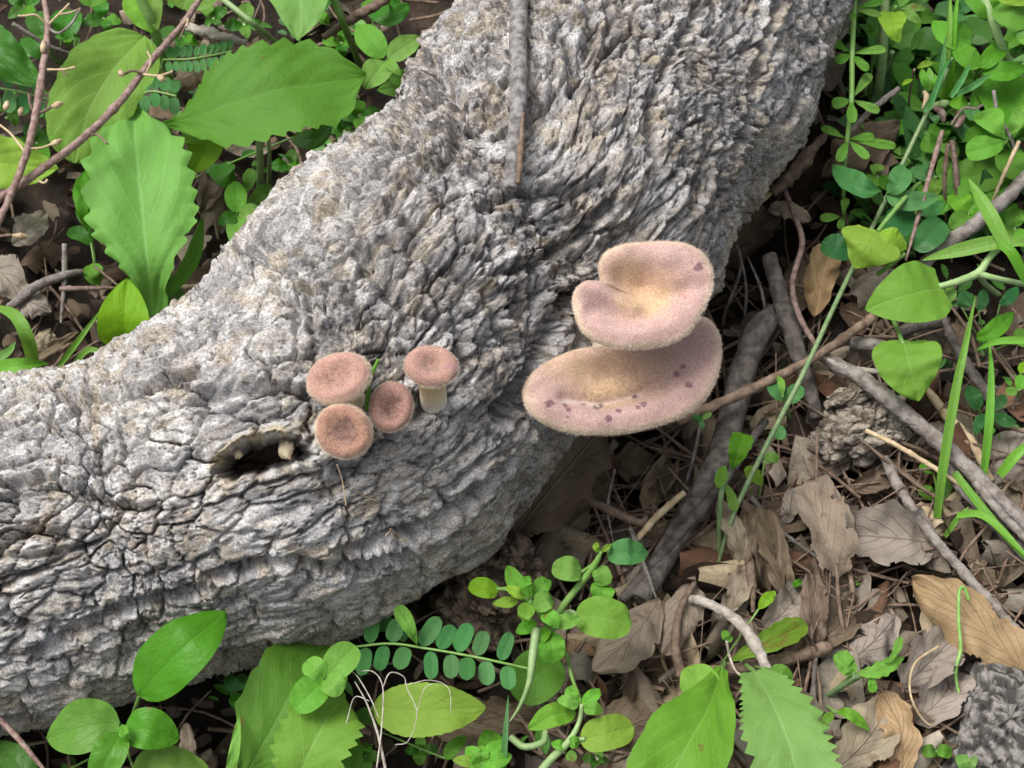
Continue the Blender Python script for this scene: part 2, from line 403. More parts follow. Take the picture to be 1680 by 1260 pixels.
for line, w, dpt, lip in [
    ([(795, 345), (840, 325), (900, 322), (960, 318), (990, 300)], 9, .0038, .0012), ([(600, 425), (635, 480), (690, 520), (745, 545), (760, 590)], 9, .005, .001),
    ([(1272, 5), (1255, 60), (1236, 110), (1226, 170), (1196, 260)], 5, .0045, .001), ([(965, 0), (972, 60), (938, 150), (1000, 235)], 8, .0035, .001),
    ([(818, 668), (846, 640), (872, 590), (905, 520), (935, 480)], 9, .0065, .001), ([(822, 676), (852, 652)], 15, .016, 0),
    ([(660, 690), (695, 672), (735, 645)], 16, .008, 0), ([(556, 772), (592, 770)], 7, .006, 0), ([(600, 655), (632, 660)], 14, .006, 0),
    ([(505, 480), (512, 540), (525, 556)], 7, .0045, .001), ([(330, 660), (420, 640), (500, 648), (560, 655)], 8, .0045, .001),
    ([(560, 905), (640, 872), (720, 858), (780, 800)], 9, .004, .001), ([(350, 940), (470, 915), (560, 930), (660, 905)], 8, .0045, .001),
    ([(60, 1060), (200, 990), (330, 960)], 8, .0045, .001), ([(690, 90), (760, 180), (742, 260), (690, 300)], 10, .004, .001),
    ([(1140, 20), (1090, 110), (1060, 180), (1075, 280)], 7, .004, .001), ([(830, 560), (790, 480), (700, 430), (640, 400)], 8, .004, .001),
    ([(1000, 330), (940, 390), (860, 440), (800, 455)], 8, .004, .001), ([(100, 660), (220, 655), (330, 620)], 6, .004, .001),
    ([(0, 800), (90, 790), (180, 830), (260, 835)], 6, .004, .001), ([(0, 905), (40, 870), (110, 880)], 8, .005, .001)]:
    carve(line, w * 1.15, dpt * 1.1, lip * 1.3)
disp = np.where(front, disp, disp * 0.7)
PL = P0 + D * disp[:, None]
# pigment of the bark: weathered grey skin, tan cork, charcoal stains, pale lichen film
g1 = fbm(P0[:, 0] * 60, P0[:, 1] * 60, P0[:, 2] * 60, 4, 91); g2 = fbm(P0[:, 0] * 170, P0[:, 1] * 170, P0[:, 2] * 170, 3, 95)
g3 = fbm(P0[:, 0] * 420 + 7, P0[:, 1] * 420, P0[:, 2] * 420, 3, 97)
g4 = fbm(wa * 1100, wb * 1500, z0, 2, 98); fib = noise3(wa / 0.006, wb / 0.0009, z0, 96)
grey = np.array([0.440, 0.430, 0.430]); tan = np.array([0.470, 0.405, 0.320]); dark = np.array([0.095, 0.088, 0.086]); white = np.array([0.68, 0.675, 0.66])
col = grey[None] * (0.92 + 0.30 * (r1 - 0.5) + 0.40 * (q2 - 0.5) + 0.40 * (s2_ - 0.5))[:, None]
def over(c, k, f): return c * (1 - f[:, None]) + k * f[:, None]
col = over(col, tan, np.clip(0.22 + 0.9 * g1 + 0.7 * (q1 - 0.5) + .4 * (s1_ - .5), 0, 0.85))
left = 1 - smooth01(a, .22, .33)
col = over(col, white, np.clip(smooth01(g2 + 0.5 * g1 + 0.6 * (q2 - 0.5) + .16 * left + .35 * g4, 0.10, 0.75) * 0.85, 0, 1))
col = over(col, dark, np.clip(0.85 * smooth01(g3 + 0.9 * g4 + 0.45 * fib - .22 * left, 0.20, 0.75), 0, .8))
band = smooth01(noise3(wa / 0.060, wb / 0.0150, z0 + 8, 47) + .35 * g2, .12, .5)
col = over(col, dark, np.clip(band * (.38 + .47 * crumb) * smooth01(g3 + g4, -.5, .4), 0, .8))
stain = np.zeros(len(a))
for x, y, rx, ry, k in [(690, 470, 130, 130, .55), (900, 360, 110, 60, .6), (720, 180, 90, 130, .55), (760, 640, 120, 90, .45), (930, 470, 80, 70, .5), (600, 640, 130, 50, .45),
                        (880, 560, 60, 90, .55), (1000, 130, 60, 150, .35), (830, 800, 80, 90, .4), (560, 520, 60, 60, .45), (250, 930, 140, 40, .3), (660, 330, 80, 60, .4), (860, 100, 50, 120, .35), (1150, 230, 60, 140, .25)]:
    stain += 1.9 * k * np.exp(-((vx - x) / rx) ** 2 - ((vy - y) / ry) ** 2)
col = over(col, dark, np.clip((stain + 0.04) * smooth01(g2 * 0.8 + g3 * 0.6 + 0.35 * g1 + .5 * g4, -0.35, 0.55) * 1.3, 0, 0.82))
col = over(col, np.array([0.25, 0.20, 0.12]), np.clip(0.45 * smooth01(-noise3(wa / 0.010, wb / 0.006, 0 * a, 99), 0.25, 0.6), 0, 1))
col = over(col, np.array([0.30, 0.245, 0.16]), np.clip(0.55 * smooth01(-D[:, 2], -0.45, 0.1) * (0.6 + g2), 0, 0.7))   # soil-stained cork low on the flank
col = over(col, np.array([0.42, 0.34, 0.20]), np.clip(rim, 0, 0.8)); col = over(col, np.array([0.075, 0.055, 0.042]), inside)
log = thing('fallen_log', 'bent grey fallen log with rough cracked bark carrying the mushrooms', 'log')
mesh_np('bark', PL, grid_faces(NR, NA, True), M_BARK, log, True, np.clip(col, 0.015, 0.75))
for e, nm in ((0, 'sawn_end'), (NR - 1, 'sawn_end')):
    ring = PL.reshape(NR, NA, 3)[e]; c0 = ring.mean(0)
    Vv = np.vstack([ring, c0 + (ring - c0) * 0.5, c0[None] + 0 * ring[:1]])
    Fq = [[i, (i + 1) % NA, NA + (i + 1) % NA, NA + i] for i in range(NA)] + [[NA + i, NA + (i + 1) % NA, 2 * NA, 2 * NA] for i in range(NA)]
    mesh_np(nm, Vv, [f for f in Fq if f[2] != f[3]], M_BARK, log, False, np.tile([[0.25, 0.19, 0.12]], (len(Vv), 1)))
for x, y, r_ in ((470, 738, 14), (391, 745, 7)):                       # pale wood crumbs in the hollow
    u = np.linspace(0, 2 * math.pi, 12, endpoint=False); v = np.linspace(0, math.pi, 8)
    sx = np.outer(np.sin(v), np.cos(u)).ravel(); sy = np.outer(np.sin(v), np.sin(u)).ravel(); sz = np.outer(np.cos(v), 0 * u + 1).ravel()
    k = 1 + 0.55 * noise3(sx * 1.5 + x, sy * 1.7, sz * 1.7, 5)
    p = S(x, y, -0.006); q = PX(p) * r_
    o = mesh_np('wood_crumb', np.c_[sx * k * q, sy * k * q * 1.2, sz * k * q * 0.9] + np.array(p), grid_faces(8, 12, True), M_FLESH, None, True, np.tile([[0.60, 0.52, 0.36]], (96, 1)))
    tag(o, ['larger pale wood crumb at the back of the dark bark hollow', 'tiny round cream crumb on the upper lip of the bark hollow'][r_ < 10], 'crumb')

# ------------------------------------------------------------------ ground
gx = np.concatenate([np.linspace(-4, -0.5, 12)[:-1], np.linspace(-0.5, 0.5, 420), np.linspace(0.5, 4, 12)[1:]])
X, Y = np.meshgrid(gx, gx + 0.05); x, y = X.ravel(), Y.ravel()
PITS = [(W(1225, 400, 0), .028, .032), (W(1010, 770, 0), .026, .026), (W(1290, 330, 0), .022, .02), (W(1150, 620, 0), .03, .02), (W(430, 1190, 0), .03, .015), (W(120, 440, 0), .03, .012)]
def ground_z(x, y):
    x, y = np.asarray(x, float), np.asarray(y, float)
    z = 0.010 * fbm(x * 9, y * 9, 0 * x, 3, 5) + 0.004 * fbm(x * 60, y * 60, 0 * x, 4, 6) - 0.006
    for p, r_, d_ in PITS: z = z - d_ * np.exp(-((x - p.x) ** 2 + (y - p.y) ** 2) / r_ ** 2)
    return z
def gz(p): return float(ground_z(np.array([p[0]]), np.array([p[1]]))[0])
z = ground_z(x, y)
f_ = fbm(x * 40, y * 40, 0 * x, 3, 8)[:, None]
scol = np.array([0.030, 0.023, 0.018]) * (1 + 0.5 * f_) + np.array([0.02, 0.012, 0.006]) * np.clip(f_, 0, 1)
g = mesh_np('ground', np.c_[x, y, z], grid_faces(len(gx), len(gx)), M_SOIL, None, True, np.clip(scol, 0.008, 0.2)); g['kind'] = 'structure'

def on_log(p):                      # metres from the log's axis line, less its radius
    d = np.linalg.norm(C3[::10, :2] - np.array([p[0], p[1]]), axis=1); k = d.argmin()
    return d[k] - R1[::10][k] * 0.8

# litter of broken leaf pieces and crumbs nobody could count
def litter(n, seed, size, palette, name, label, cat, zr, region, mat=M_LITTER, curl=0.5):
    r = random.Random(seed); Vs, Fs, Cs = [], [], []; base = 0
    gf = grid_faces(4, 4)
    while n > 0:
        p = W(r.uniform(*region[0]), r.uniform(*region[1]), 0.0)
        if on_log(p) < -0.012: n -= 0.2; continue
        n -= 1
        L = r.uniform(*size); wd_ = L * r.uniform(0.35, 0.8); an = r.uniform(0, 6.283); cu = r.uniform(-curl, curl) * L; tw = r.uniform(-.5, .5)
        tilt = r.uniform(-.5, .5); c = np.array(r.choice(palette)) * r.uniform(0.6, 1.25)
        u, v = np.meshgrid(np.linspace(-1, 1, 4), np.linspace(-1, 1, 4)); u, v = u.ravel(), v.ravel()
        k = 1 - 0.45 * np.abs(v) ** 2 + np.array([r.uniform(-.18, .18) for _ in range(16)])
        lx, ly = u * k * wd_ / 2, v * L / 2 + np.array([r.uniform(-.1, .1) * L for _ in range(16)]) * 0.5
        lz = cu * (u * u - 0.5) + tw * u * v * L * 0.3 + ly * tilt
        Vs.append(np.c_[p.x + lx * math.cos(an) - ly * math.sin(an), p.y + lx * math.sin(an) + ly * math.cos(an), gz(p) + 0.004 + r.uniform(*zr) + lz])
        Fs.append(gf + base); base += 16; Cs.append(np.tile(c, (16, 1)))
    o = mesh_np(name, np.vstack(Vs), np.vstack(Fs), mat, None, True, np.vstack(Cs))
    tag(o, label, cat, kind='stuff'); return o
DRY = [(0.14, 0.10, 0.068), (0.20, 0.16, 0.12), (0.09, 0.06, 0.04), (0.16, 0.135, 0.11), (0.06, 0.044, 0.032), (0.24, 0.20, 0.15)]
litter(850, 3, (0.007, 0.022), DRY, 'leaf_litter', 'crumbled brown and grey leaf pieces covering the soil', 'leaf litter', (0.001, 0.010), ((-350, 2050), (-450, 1600)))
litter(330, 9, (0.010, 0.026), [(0.23, 0.195, 0.15), (0.18, 0.145, 0.105), (0.27, 0.235, 0.19), (0.13, 0.098, 0.068), (0.36, 0.29, 0.19), (0.16, 0.088, 0.054), (0.07, 0.05, 0.036)], 'leaf_litter', 'curled tan leaf pieces thick on the ground below the twigs', 'leaf litter', (0.004, 0.013), ((880, 1800), (640, 1420)), curl=.7)
litter(1500, 4, (0.003, 0.009), DRY[:5], 'litter_crumbs', 'fine dark crumbs of rotted leaf and bark on the soil', 'leaf litter', (0.0, 0.006), ((-100, 1800), (-150, 1400)))

# ------------------------------------------------------------------ mushrooms
def outline_cap(root, poly, center, nrm, z_or_p, prof, colf, bumps=(), nth=220, nr=84, sag=1.0, gcol=(0.62, 0.50, 0.34), fuzz=1500, flen=0.00065, stem_r=0.25):
    n = Vector(nrm).normalized()
    c = Vector(z_or_p)
    def onp(px, py):
        d = ray(px, py); return CAM + d * ((c - CAM).dot(n) / d.dot(n))
    ex = Vector((1, 0, 0)); ex = (ex - n * ex.dot(n)).normalized(); ey = n.cross(ex)
    P = [onp(*p) - c for p in poly]
    xy = np.array([(p.dot(ex), p.dot(ey)) for p in P])
    xy = catmull(np.vstack([xy[-2:], xy, xy[:3]]), 2000)
    an = np.arctan2(xy[:, 1], xy[:, 0]); rr = np.hypot(xy[:, 0], xy[:, 1])
    th = np.linspace(-math.pi, math.pi, nth, endpoint=False)
    Rt = np.zeros(nth)
    for i, t in enumerate(th):
        dl = np.abs((an - t + math.pi) % (2 * math.pi) - math.pi)
        Rt[i] = rr[dl < 0.03].max() if (dl < 0.03).any() else rr[dl.argmin()]
    k = np.array([1, 2, 3, 2, 1]) / 9; Rt = sum(w * np.roll(Rt, j - 2) for j, w in enumerate(k))
    Rm = Rt.mean()
    pr = catmull(prof, nr); rho, hh = pr[:, 0], pr[:, 1] * Rm * sag
    imax = int(np.argmin(np.abs(rho - 0.93) + (np.arange(nr) < rho.argmax()) * 9))
    wgt = smooth01(rho, 0.0, 0.7)[:, None]
    rad = rho[:, None] * (Rt[None] * wgt + np.minimum(Rt, Rm)[None] * (1 - wgt))
    lx, ly = rad * np.cos(th)[None], rad * np.sin(th)[None]
    H = np.repeat(hh[:, None], nth, 1)
    # features given by picture position
    def loc(px, py): q = onp(px, py) - c; return q.dot(ex), q.dot(ey)
    ppx = (onp(center[0] + 1, center[1]) - onp(*center)).length
    topw = (np.arange(nr) <= imax)[:, None] * np.ones((1, nth))
    for line, wpx, amp in bumps:
        ln = [loc(*p) for p in line]
        if len(ln) == 1: d = np.hypot(lx - ln[0][0], ly - ln[0][1])
        else: d = seg_dist(lx, ly, ln)
        H = H + topw * amp * np.exp(-(d / (wpx * ppx)) ** 2) * (1 - smooth01(rho, 0.97, 1.0))[:, None]
    H += 0.05 * Rm * fbm(lx / Rm * 1.4 + center[0], ly / Rm * 1.4, 0 * lx, 2, 7) + 0.012 * Rm * noise3(lx / Rm * 5, ly / Rm * 5, 0 * lx + center[1], 9)
    V = np.array(c)[None, None] + lx[..., None] * np.array(ex) + ly[..., None] * np.array(ey) + H[..., None] * np.array(n)
    F = grid_faces(nr, nth, True)
    top = F[: imax * nth]; bot = F[imax * nth:]
    pc = colf(np.repeat(rho[:, None], nth, 1).ravel(), V.reshape(-1, 3), loc, lx.ravel() / ppx, ly.ravel() / ppx, ppx)
    Vt = V[: imax + 1].reshape(-1, 3)
    o = mesh_np('cap', np.vstack([Vt, V[0].mean(0)[None]]), top, M_CAP, root, True, np.vstack([pc[: len(Vt)], pc[:1]]))
    # gills: radial folds under the cap
    dip = min(0.0, (H[: imax + 1] - hh[: imax + 1, None]).min())
    V[imax + 1:] += (dip * smooth01(np.arange(nr - imax - 1) / (nr - imax - 1.0), 0.0, 0.5))[:, None, None] * np.array(n)
    Vb = V[imax:].copy(); m = Vb.shape[0]
    fold = np.cos(th * 44)[None] * np.sin(np.linspace(0, math.pi, m))[:, None] ** 0.5 * 0.022 * Rm
    Vb += fold[..., None] * np.array(n)
    mesh_np('gills', Vb.reshape(-1, 3), grid_faces(m, nth, True), M_FLESH, root, True, np.tile(gcol, (m * nth, 1)) * (1 + 0.15 * np.cos(th * 44)[None, :, None] * np.ones((m, nth, 1))).reshape(-1, 1))
    # velvet hairs standing round the margin and over the face
    r = random.Random(int(center[0])); hv, hf = [], []
    na = np.array(n)
    jm = rho[: imax + 1].argmax()
    for i in range(fuzz):
        j = r.randrange(nth)
        edge = r.random() < 0.7
        row = r.randint(int(jm * 0.86), imax) if edge else r.randint(int(jm * 0.25), jm)
        p = V[row, j]; out = V[jm, j] - np.array(c); out /= np.linalg.norm(out)
        f2 = smooth01(np.array(float(row)), jm * 0.8, imax)
        d = out * (0.2 + 0.9 * f2) + na * (1 - 0.9 * f2) + np.array([r.uniform(-.35, .35) for _ in range(3)])
        d /= np.linalg.norm(d); L = flen * r.uniform(0.5, 1.2) * (1 if edge else 0.45)
        s1 = np.cross(d, na + 0.1); s1 /= np.linalg.norm(s1); s2 = np.cross(d, s1); q = 0.00006
        kk = len(hv)
        hv += [p + s1 * q, p - s1 * q * .5 + s2 * q * .87, p - s1 * q * .5 - s2 * q * .87, p + d * L]
        hf += [[kk, kk + 1, kk + 3], [kk + 1, kk + 2, kk + 3], [kk + 2, kk, kk + 3]]
    fo = mesh_np('velvet_hairs', hv, hf, M_FUZZ, root, False); fo['kind'] = 'stuff'
    return dict(c=c, n=n, Rm=Rm, under=Vector(V[-1].mean(0)))

def tube_np(pts, rad, k=14, bumpy=0.0, seed=0, n=None, cap=True):
    pts = np.asarray(pts, float); n = n or max(10, len(pts) * 12)
    q = catmull(np.c_[pts, rad], n); Cn, r = q[:, :3], q[:, 3]
    T = np.gradient(Cn, axis=0); T /= np.linalg.norm(T, axis=1)[:, None] + 1e-12
    up = np.array([0.13, 0.21, 0.97]); A = np.cross(T, up); A /= np.linalg.norm(A, axis=1)[:, None] + 1e-12; B = np.cross(A, T)
    th = np.linspace(0, 2 * math.pi, k, endpoint=False)
    dd = np.cos(th)[None, :, None] * A[:, None] + np.sin(th)[None, :, None] * B[:, None]
    rr = np.repeat(r[:, None], k, 1)
    V = Cn[:, None] + dd * rr[..., None]
    if bumpy:
        f = V.reshape(-1, 3) / np.maximum(r.mean(), 1e-5)
        nn = (fbm(f[:, 0] * .55, f[:, 1] * .55, f[:, 2] * .55, 3, seed)).reshape(n, k)
        kr = random.Random(seed); kn = np.zeros(n)
        if bumpy > .1:
            for _ in range(max(1, n // 22)): kn += kr.uniform(.15, .45) * np.exp(-((np.arange(n) - kr.uniform(0, n)) / 1.3) ** 2)
        V = Cn[:, None] + dd * (rr * (1 + bumpy * nn + kn[:, None] * (1 + .6 * np.cos(th - kr.uniform(0, 6)))[None] * .6))[..., None]
    F = grid_faces(n, k, True)
    V = V.reshape(-1, 3)
    if cap:
        V = np.vstack([V, Cn[0], Cn[-1]]); b0, b1 = n * k, n * k + 1
        F = np.vstack([F, [[(i + 1) % k, i, b0, b0] for i in range(k)], [[(n - 1) * k + i, (n - 1) * k + (i + 1) % k, b1, b1] for i in range(k)]])
    return V, F

def tube(name, pts, rad, mat, parent=None, k=10, bumpy=0.0, seed=0, n=None, col=None):
    V, F = tube_np(pts, rad, k, bumpy, seed, n, cap=False)
    m = len(V) // k
    # ends drawn in to a point so that the tube is closed
    V = V.reshape(m, k, 3); c0, c1 = V[0].mean(0), V[-1].mean(0)
    V = np.concatenate([c0 + (V[:1] - c0) * .02, c0 + (V[:1] - c0) * .9, V, c1 + (V[-1:] - c1) * .9, c1 + (V[-1:] - c1) * .02])
    V = V.reshape(-1, 3)
    return mesh_np(name, V, grid_faces(m + 4, k, True), mat, parent, True, None if col is None else np.tile(col, (len(V), 1)) if np.ndim(col) == 1 else col)

PROF_BIG = [(0, -.34), (.12, -.335), (.28, -.30), (.45, -.20), (.60, -.085), (.73, -.015), (.84, 0), (.92, -.025), (.97, -.075), (1.0, -.15), (.985, -.215), (.945, -.25), (.88, -.25), (.7, -.30), (.45, -.45), (.25, -.68)]
PROF_SMALL = [(0, -.26), (.12, -.25), (.28, -.19), (.45, -.09), (.60, -.02), (.72, 0), (.83, -.025), (.92, -.10), (.98, -.21), (1.0, -.33), (.97, -.42), (.92, -.45), (.82, -.45), (.65, -.52), (.48, -.72), (.38, -1.0)]
PINK = np.array([0.375, 0.22, 0.175]); LILAC = np.array([0.445, 0.295, 0.265]); CREAM = np.array([0.58, 0.40, 0.25]); EDGE = np.array([0.60, 0.455, 0.345]); PURP = np.array([0.16, 0.075, 0.10])
def blob(V, pts, c, spread, loc, u, v, ppx, amt):
    f = np.zeros(len(u))
    for p in pts:
        x0, y0 = loc(p[0], p[1]); s_ = p[2] if len(p) > 2 else spread
        sy_ = p[3] if len(p) > 3 else s_
        if s_ < 9: s_, sy_ = s_ * 1.35, sy_ * 1.35
        f = np.maximum(f, np.exp(-((u - x0 / ppx) / s_) ** 2 - ((v - y0 / ppx) / sy_) ** 2))
    return f * amt
def cap_colour(centre, mid, edge, dark=0.3, blobs=()):
    def fn(rho, V, loc, u, v, ppx):
        n1 = fbm(V[:, 0] * 160, V[:, 1] * 160, V[:, 2] * 160, 3, 3); n2 = noise3(V[:, 0] * 1500, V[:, 1] * 1500, V[:, 2] * 1500, 4); n3 = noise3(V[:, 0] * 700, V[:, 1] * 700, V[:, 2] * 700, 14)
        f = smooth01(rho + 0.12 * n1, 0.2, 0.62)
        c = centre * (1 - f[:, None]) + mid * f[:, None]
        f = smooth01(rho + 0.03 * n1, 0.86, 1.0); c = c * (1 - f[:, None]) + edge * f[:, None]
        c = c * (1 + 0.14 * n1 + 0.05 * n2)[:, None]
        if dark:
            k = dark * smooth01(n3 + 0.6 * n2, -0.05, 0.35) * (1 - smooth01(rho + .15 * n1, 0.25, 0.72)); c = c * (1 - k[:, None]) + np.array([.15, .075, .06]) * k[:, None]
        for pts, cc, sp_, amt in blobs:
            f = blob(V, pts, cc, sp_, loc, u, v, ppx, amt)
            f = np.clip(f * (1 + 1.2 * n3) if sp_ < 12 else f, 0, 1) if sp_ >= 12 else np.clip(smooth01(f * (1 + 0.9 * n3), 0.35, 0.6) * amt, 0, 1)
            c = c * (1 - f[:, None]) + np.array(cc) * f[:, None]
        return np.clip(c, 0.01, 0.8)
    return fn

def mushroom(label, poly, center, nrm, lift, base_px, base_lift, r_top, r_bot, colf, prof=PROF_SMALL, **kw):
    root = thing('mushroom', label, 'mushroom')
    info = outline_cap(root, poly, center, nrm, S(*center, lift) if not isinstance(lift, Vector) else lift, prof, colf, **kw)
    b_ = S(*base_px, base_lift); u_ = info['under'] + info['n'] * info['Rm'] * (0.02 if prof is PROF_BIG else 0.2)
    mid_ = (b_ + u_) / 2
    V, F = tube_np([u_, mid_, b_], [r_top * info['Rm'], (r_top + r_bot) / 2.1 * info['Rm'], r_bot * info['Rm']], 24, 0.06, 3, 24, False)
    t_ = np.repeat(np.linspace(0, 1, 24), 24)[:, None]
    mesh_np('stem', V, F, M_FLESH, root, True, np.array([0.68, 0.46, 0.24]) * (1 - t_) + np.array([0.76, 0.72, 0.62]) * t_)
    return info

def ell(cx, cy, rx, ry, rot, n=14):
    r = math.radians(rot); return [(cx + rx * math.cos(t) * math.cos(r) - ry * math.sin(t) * math.sin(r), cy + rx * math.cos(t) * math.sin(r) + ry * math.sin(t) * math.cos(r)) for t in [2 * math.pi * i / n for i in range(n)]]
V_ = -FWD
mushroom('small pinkish mushroom with tilted oval cap, rearmost of the three huddled together', ell(551, 615, 55, 40, -22), (551, 615), (-0.25, -0.15, 1), 0.016, (590, 658), 0.0, .34, .28,
         cap_colour(PINK * .95, PINK * 1.12, EDGE * 1.05, .55))
mushroom('small orange-brown round mushroom beside the bark hollow', ell(562, 708, 49, 45, 30), (562, 708), (-0.05, -0.62, 1), 0.018, (580, 740), -.004, .36, .30,
         cap_colour(PINK * .62, PINK * np.array([.96, .92, .82]), EDGE * .95, .95))
mushroom('smallest brownish mushroom with dark dimple, beside the green grass tip', ell(642, 667, 36, 42, 10), (642, 667), (0.10, -0.55, 1), 0.013, (645, 690), -.004, .38, .32,
         cap_colour(PINK * .6, PINK * np.array([.95, .92, .95]), PINK * 1.15, .95))
mushroom('small pink mushroom standing alone on its pale tapering stem', ell(708, 594, 45, 32, 6), (708, 594), (0.05, 0.05, 1), 0.020, (712, 659), -.003, .60, .56,
         cap_colour(PINK * .8, PINK * 1.0, PINK * 1.05, .5, [([(735, 602, 8)], PURP * 2, 8, .6)]), gcol=(0.72, 0.56, 0.36), prof=PROF_SMALL[:-4] + [(.84, -.50), (.74, -.68), (.68, -.90), (.62, -1.12)])
LOW = [(857, 645), (862, 628), (876, 609), (897, 592), (926, 578), (955, 569), (985, 566), (1040, 560), (1100, 540), (1130, 526), (1151, 519), (1168, 523), (1180, 540), (1185, 566), (1182, 600), (1170, 632), (1148, 661), (1110, 684), (1060, 700), (1010, 709), (960, 709), (920, 701), (885, 686), (865, 668)]
UPP = [(984, 430), (995, 411), (1022, 400), (1060, 395), (1100, 394), (1135, 401), (1159, 418), (1170, 440), (1169, 470), (1160, 497), (1146, 521), (1130, 545), (1105, 560), (1070, 568), (1030, 570), (990, 563), (960, 546), (945, 520), (940, 490), (948, 471), (964, 461), (978, 461), (988, 464), (987, 454), (985, 444)]
att = S(960, 560)
cl = CAM + ray(1015, 628) * ((att - CAM).dot(FWD) - 0.025)
cu = CAM + ray(1066, 480) * ((att - CAM).dot(FWD) - 0.039)
mushroom('large lower mushroom with wide kidney-shaped pink cap and dark purple flecks', LOW, (1015, 628), (0.02, -0.30, 1), cl, (965, 575), -.008, .30, .30,
         cap_colour(CREAM * .98, LILAC, EDGE, .30, [([(930 + 13 * i, 654 + (i - 2) * (i > 4) * -2.2 + 2, 12, 5) for i in range(10)], np.array([.62, .54, .53]), 12, .6), ([(985 + 12 * i, 648 - i * i * .55, 10, 4) for i in range(8)], np.array([.30, .15, .11]), 12, .5), ([(960, 600, 70, 32), (1010, 592, 60, 26)], CREAM * 1.02, 60, .85), ([(1090, 580, 50, 60), (1140, 560, 40, 40)], LILAC * .62, 50, .55),  # pale streak paints the groove's whitish gloss; dark lilac, the upper cap's cast shadow
             ([(898, 665), (906, 663, 4), (928, 664), (932, 672, 4), (958, 657, 6, 3), (980, 664, 5), (989, 658, 4), (1015, 672), (1048, 668, 4), (1055, 662, 6), (998, 688, 5), (930, 686, 3), (1110, 612, 6, 4), (1130, 632, 6), (1121, 600, 4), (1045, 642, 4)], PURP, 5, .9)]),
         PROF_BIG, bumps=[([(925, 652), (985, 657), (1050, 640)], 12, -.0024), ([(900, 665), (980, 678), (1060, 668), (1120, 640)], 20, .0016), ([(1015, 572)], 30, .001), ([(930, 600), (1000, 600)], 25, -.001)], nth=360, nr=120, sag=.80, fuzz=5200, flen=.00075)
mushroom('large upper mushroom with folded cream and pink cap, overlapping the wide one below', UPP, (1066, 480), (0.03, -0.38, 1), cu, (990, 560), -.006, .30, .34,
         cap_colour(CREAM * 1.0, LILAC * 1.08, EDGE, .08, [([(1030, 445, 38, 30), (1045, 470, 30, 22)], CREAM, 38, .9), ([(1075, 455, 50, 18)], np.array([.40, .22, .16]), 30, .5), ([(1122, 482, 10)], np.array([.46, .19, .18]), 10, .6), ([(1148, 437, 6), (1142, 441, 4)], PURP, 6, .8)]),
         PROF_BIG, bumps=[([(958, 470), (1000, 482), (1042, 500)], 16, .0026), ([(1022, 456), (1050, 462)], 30, -.0050), ([(1060, 500), (1110, 480), (1150, 470)], 16, -.0014), ([(970, 510), (1030, 525), (1080, 515)], 14, -.0014), ([(1100, 430)], 36, .0022), ([(1110, 520), (1060, 545), (990, 540)], 18, .0012)], nth=360, nr=120, sag=.60, fuzz=4800, flen=.00075)
# ------------------------------------------------------------------ builders for leaves, blades, twigs and plants
def prof_fn(kind, t, seed=0):
    s = np.sin(math.pi * np.clip(t, 0, 1))
    if kind == 'ovate':   return (t ** 0.55) * ((1 - t) ** 0.75) * 1.92
    if kind == 'heart':   return np.where(t < .28, 0.62 + 0.38 * np.sin(math.pi / 2 * t / .28), np.cos(math.pi / 2 * ((t - .28) / .72)) ** 0.75)
    if kind == 'round':   return np.sqrt(np.clip(1 - (2 * t - 1) ** 2, 0, 1)) ** 0.95
    if kind == 'oblong':  return np.clip(1 - np.abs(2 * t - 1) ** 3.2, 0, 1) ** 0.6
    if kind == 'lance':   return s ** 0.8
    if kind == 'spat':    return (t ** 1.1) * ((1 - t) ** 0.42) * 1.9
    if kind == 'blade':   return np.clip(1 - t ** 3, 0, 1) ** 0.8 * (0.75 + 0.25 * np.sin(math.pi * t))
    if kind == 'wing':    # broad blade narrowing to a winged stalk
        return np.clip(0.30 + 0.70 * smooth01(t, 0.16, 0.44) - 1.0 * smooth01(t, 0.58, 1.03) ** 1.35, 0, 1.0)
    if kind == 'winglow': return np.clip(0.10 + 0.90 * smooth01(t, 0.0, 0.45) - 1.02 * smooth01(t, 0.68, 1.03) ** 2.2, 0, 1)
    if kind == 'slow':    return np.clip(0.12 + 0.95 * smooth01(t, -0.1, 0.75), 0, 1) * np.clip(1 - smooth01(t, .85, 1.1), 0, 1)
    if kind == 'strap':   return np.clip(0.38 + 0.62 * smooth01(t, -0.1, 0.6), 0, 1) * np.clip(1 - smooth01(t, .85, 1.1), 0, 1)
    if kind == 'oak':
        r = np.random.RandomState(seed); k = 1.0
        return ((t ** 0.62) * ((1 - t) ** 0.55) * 2.2) * (1 + 0.05 * np.sin(t * r.uniform(18, 26) + r.uniform(0, 6)) + 0.03 * np.sin(t * 47 + r.uniform(0, 6)))
    return s

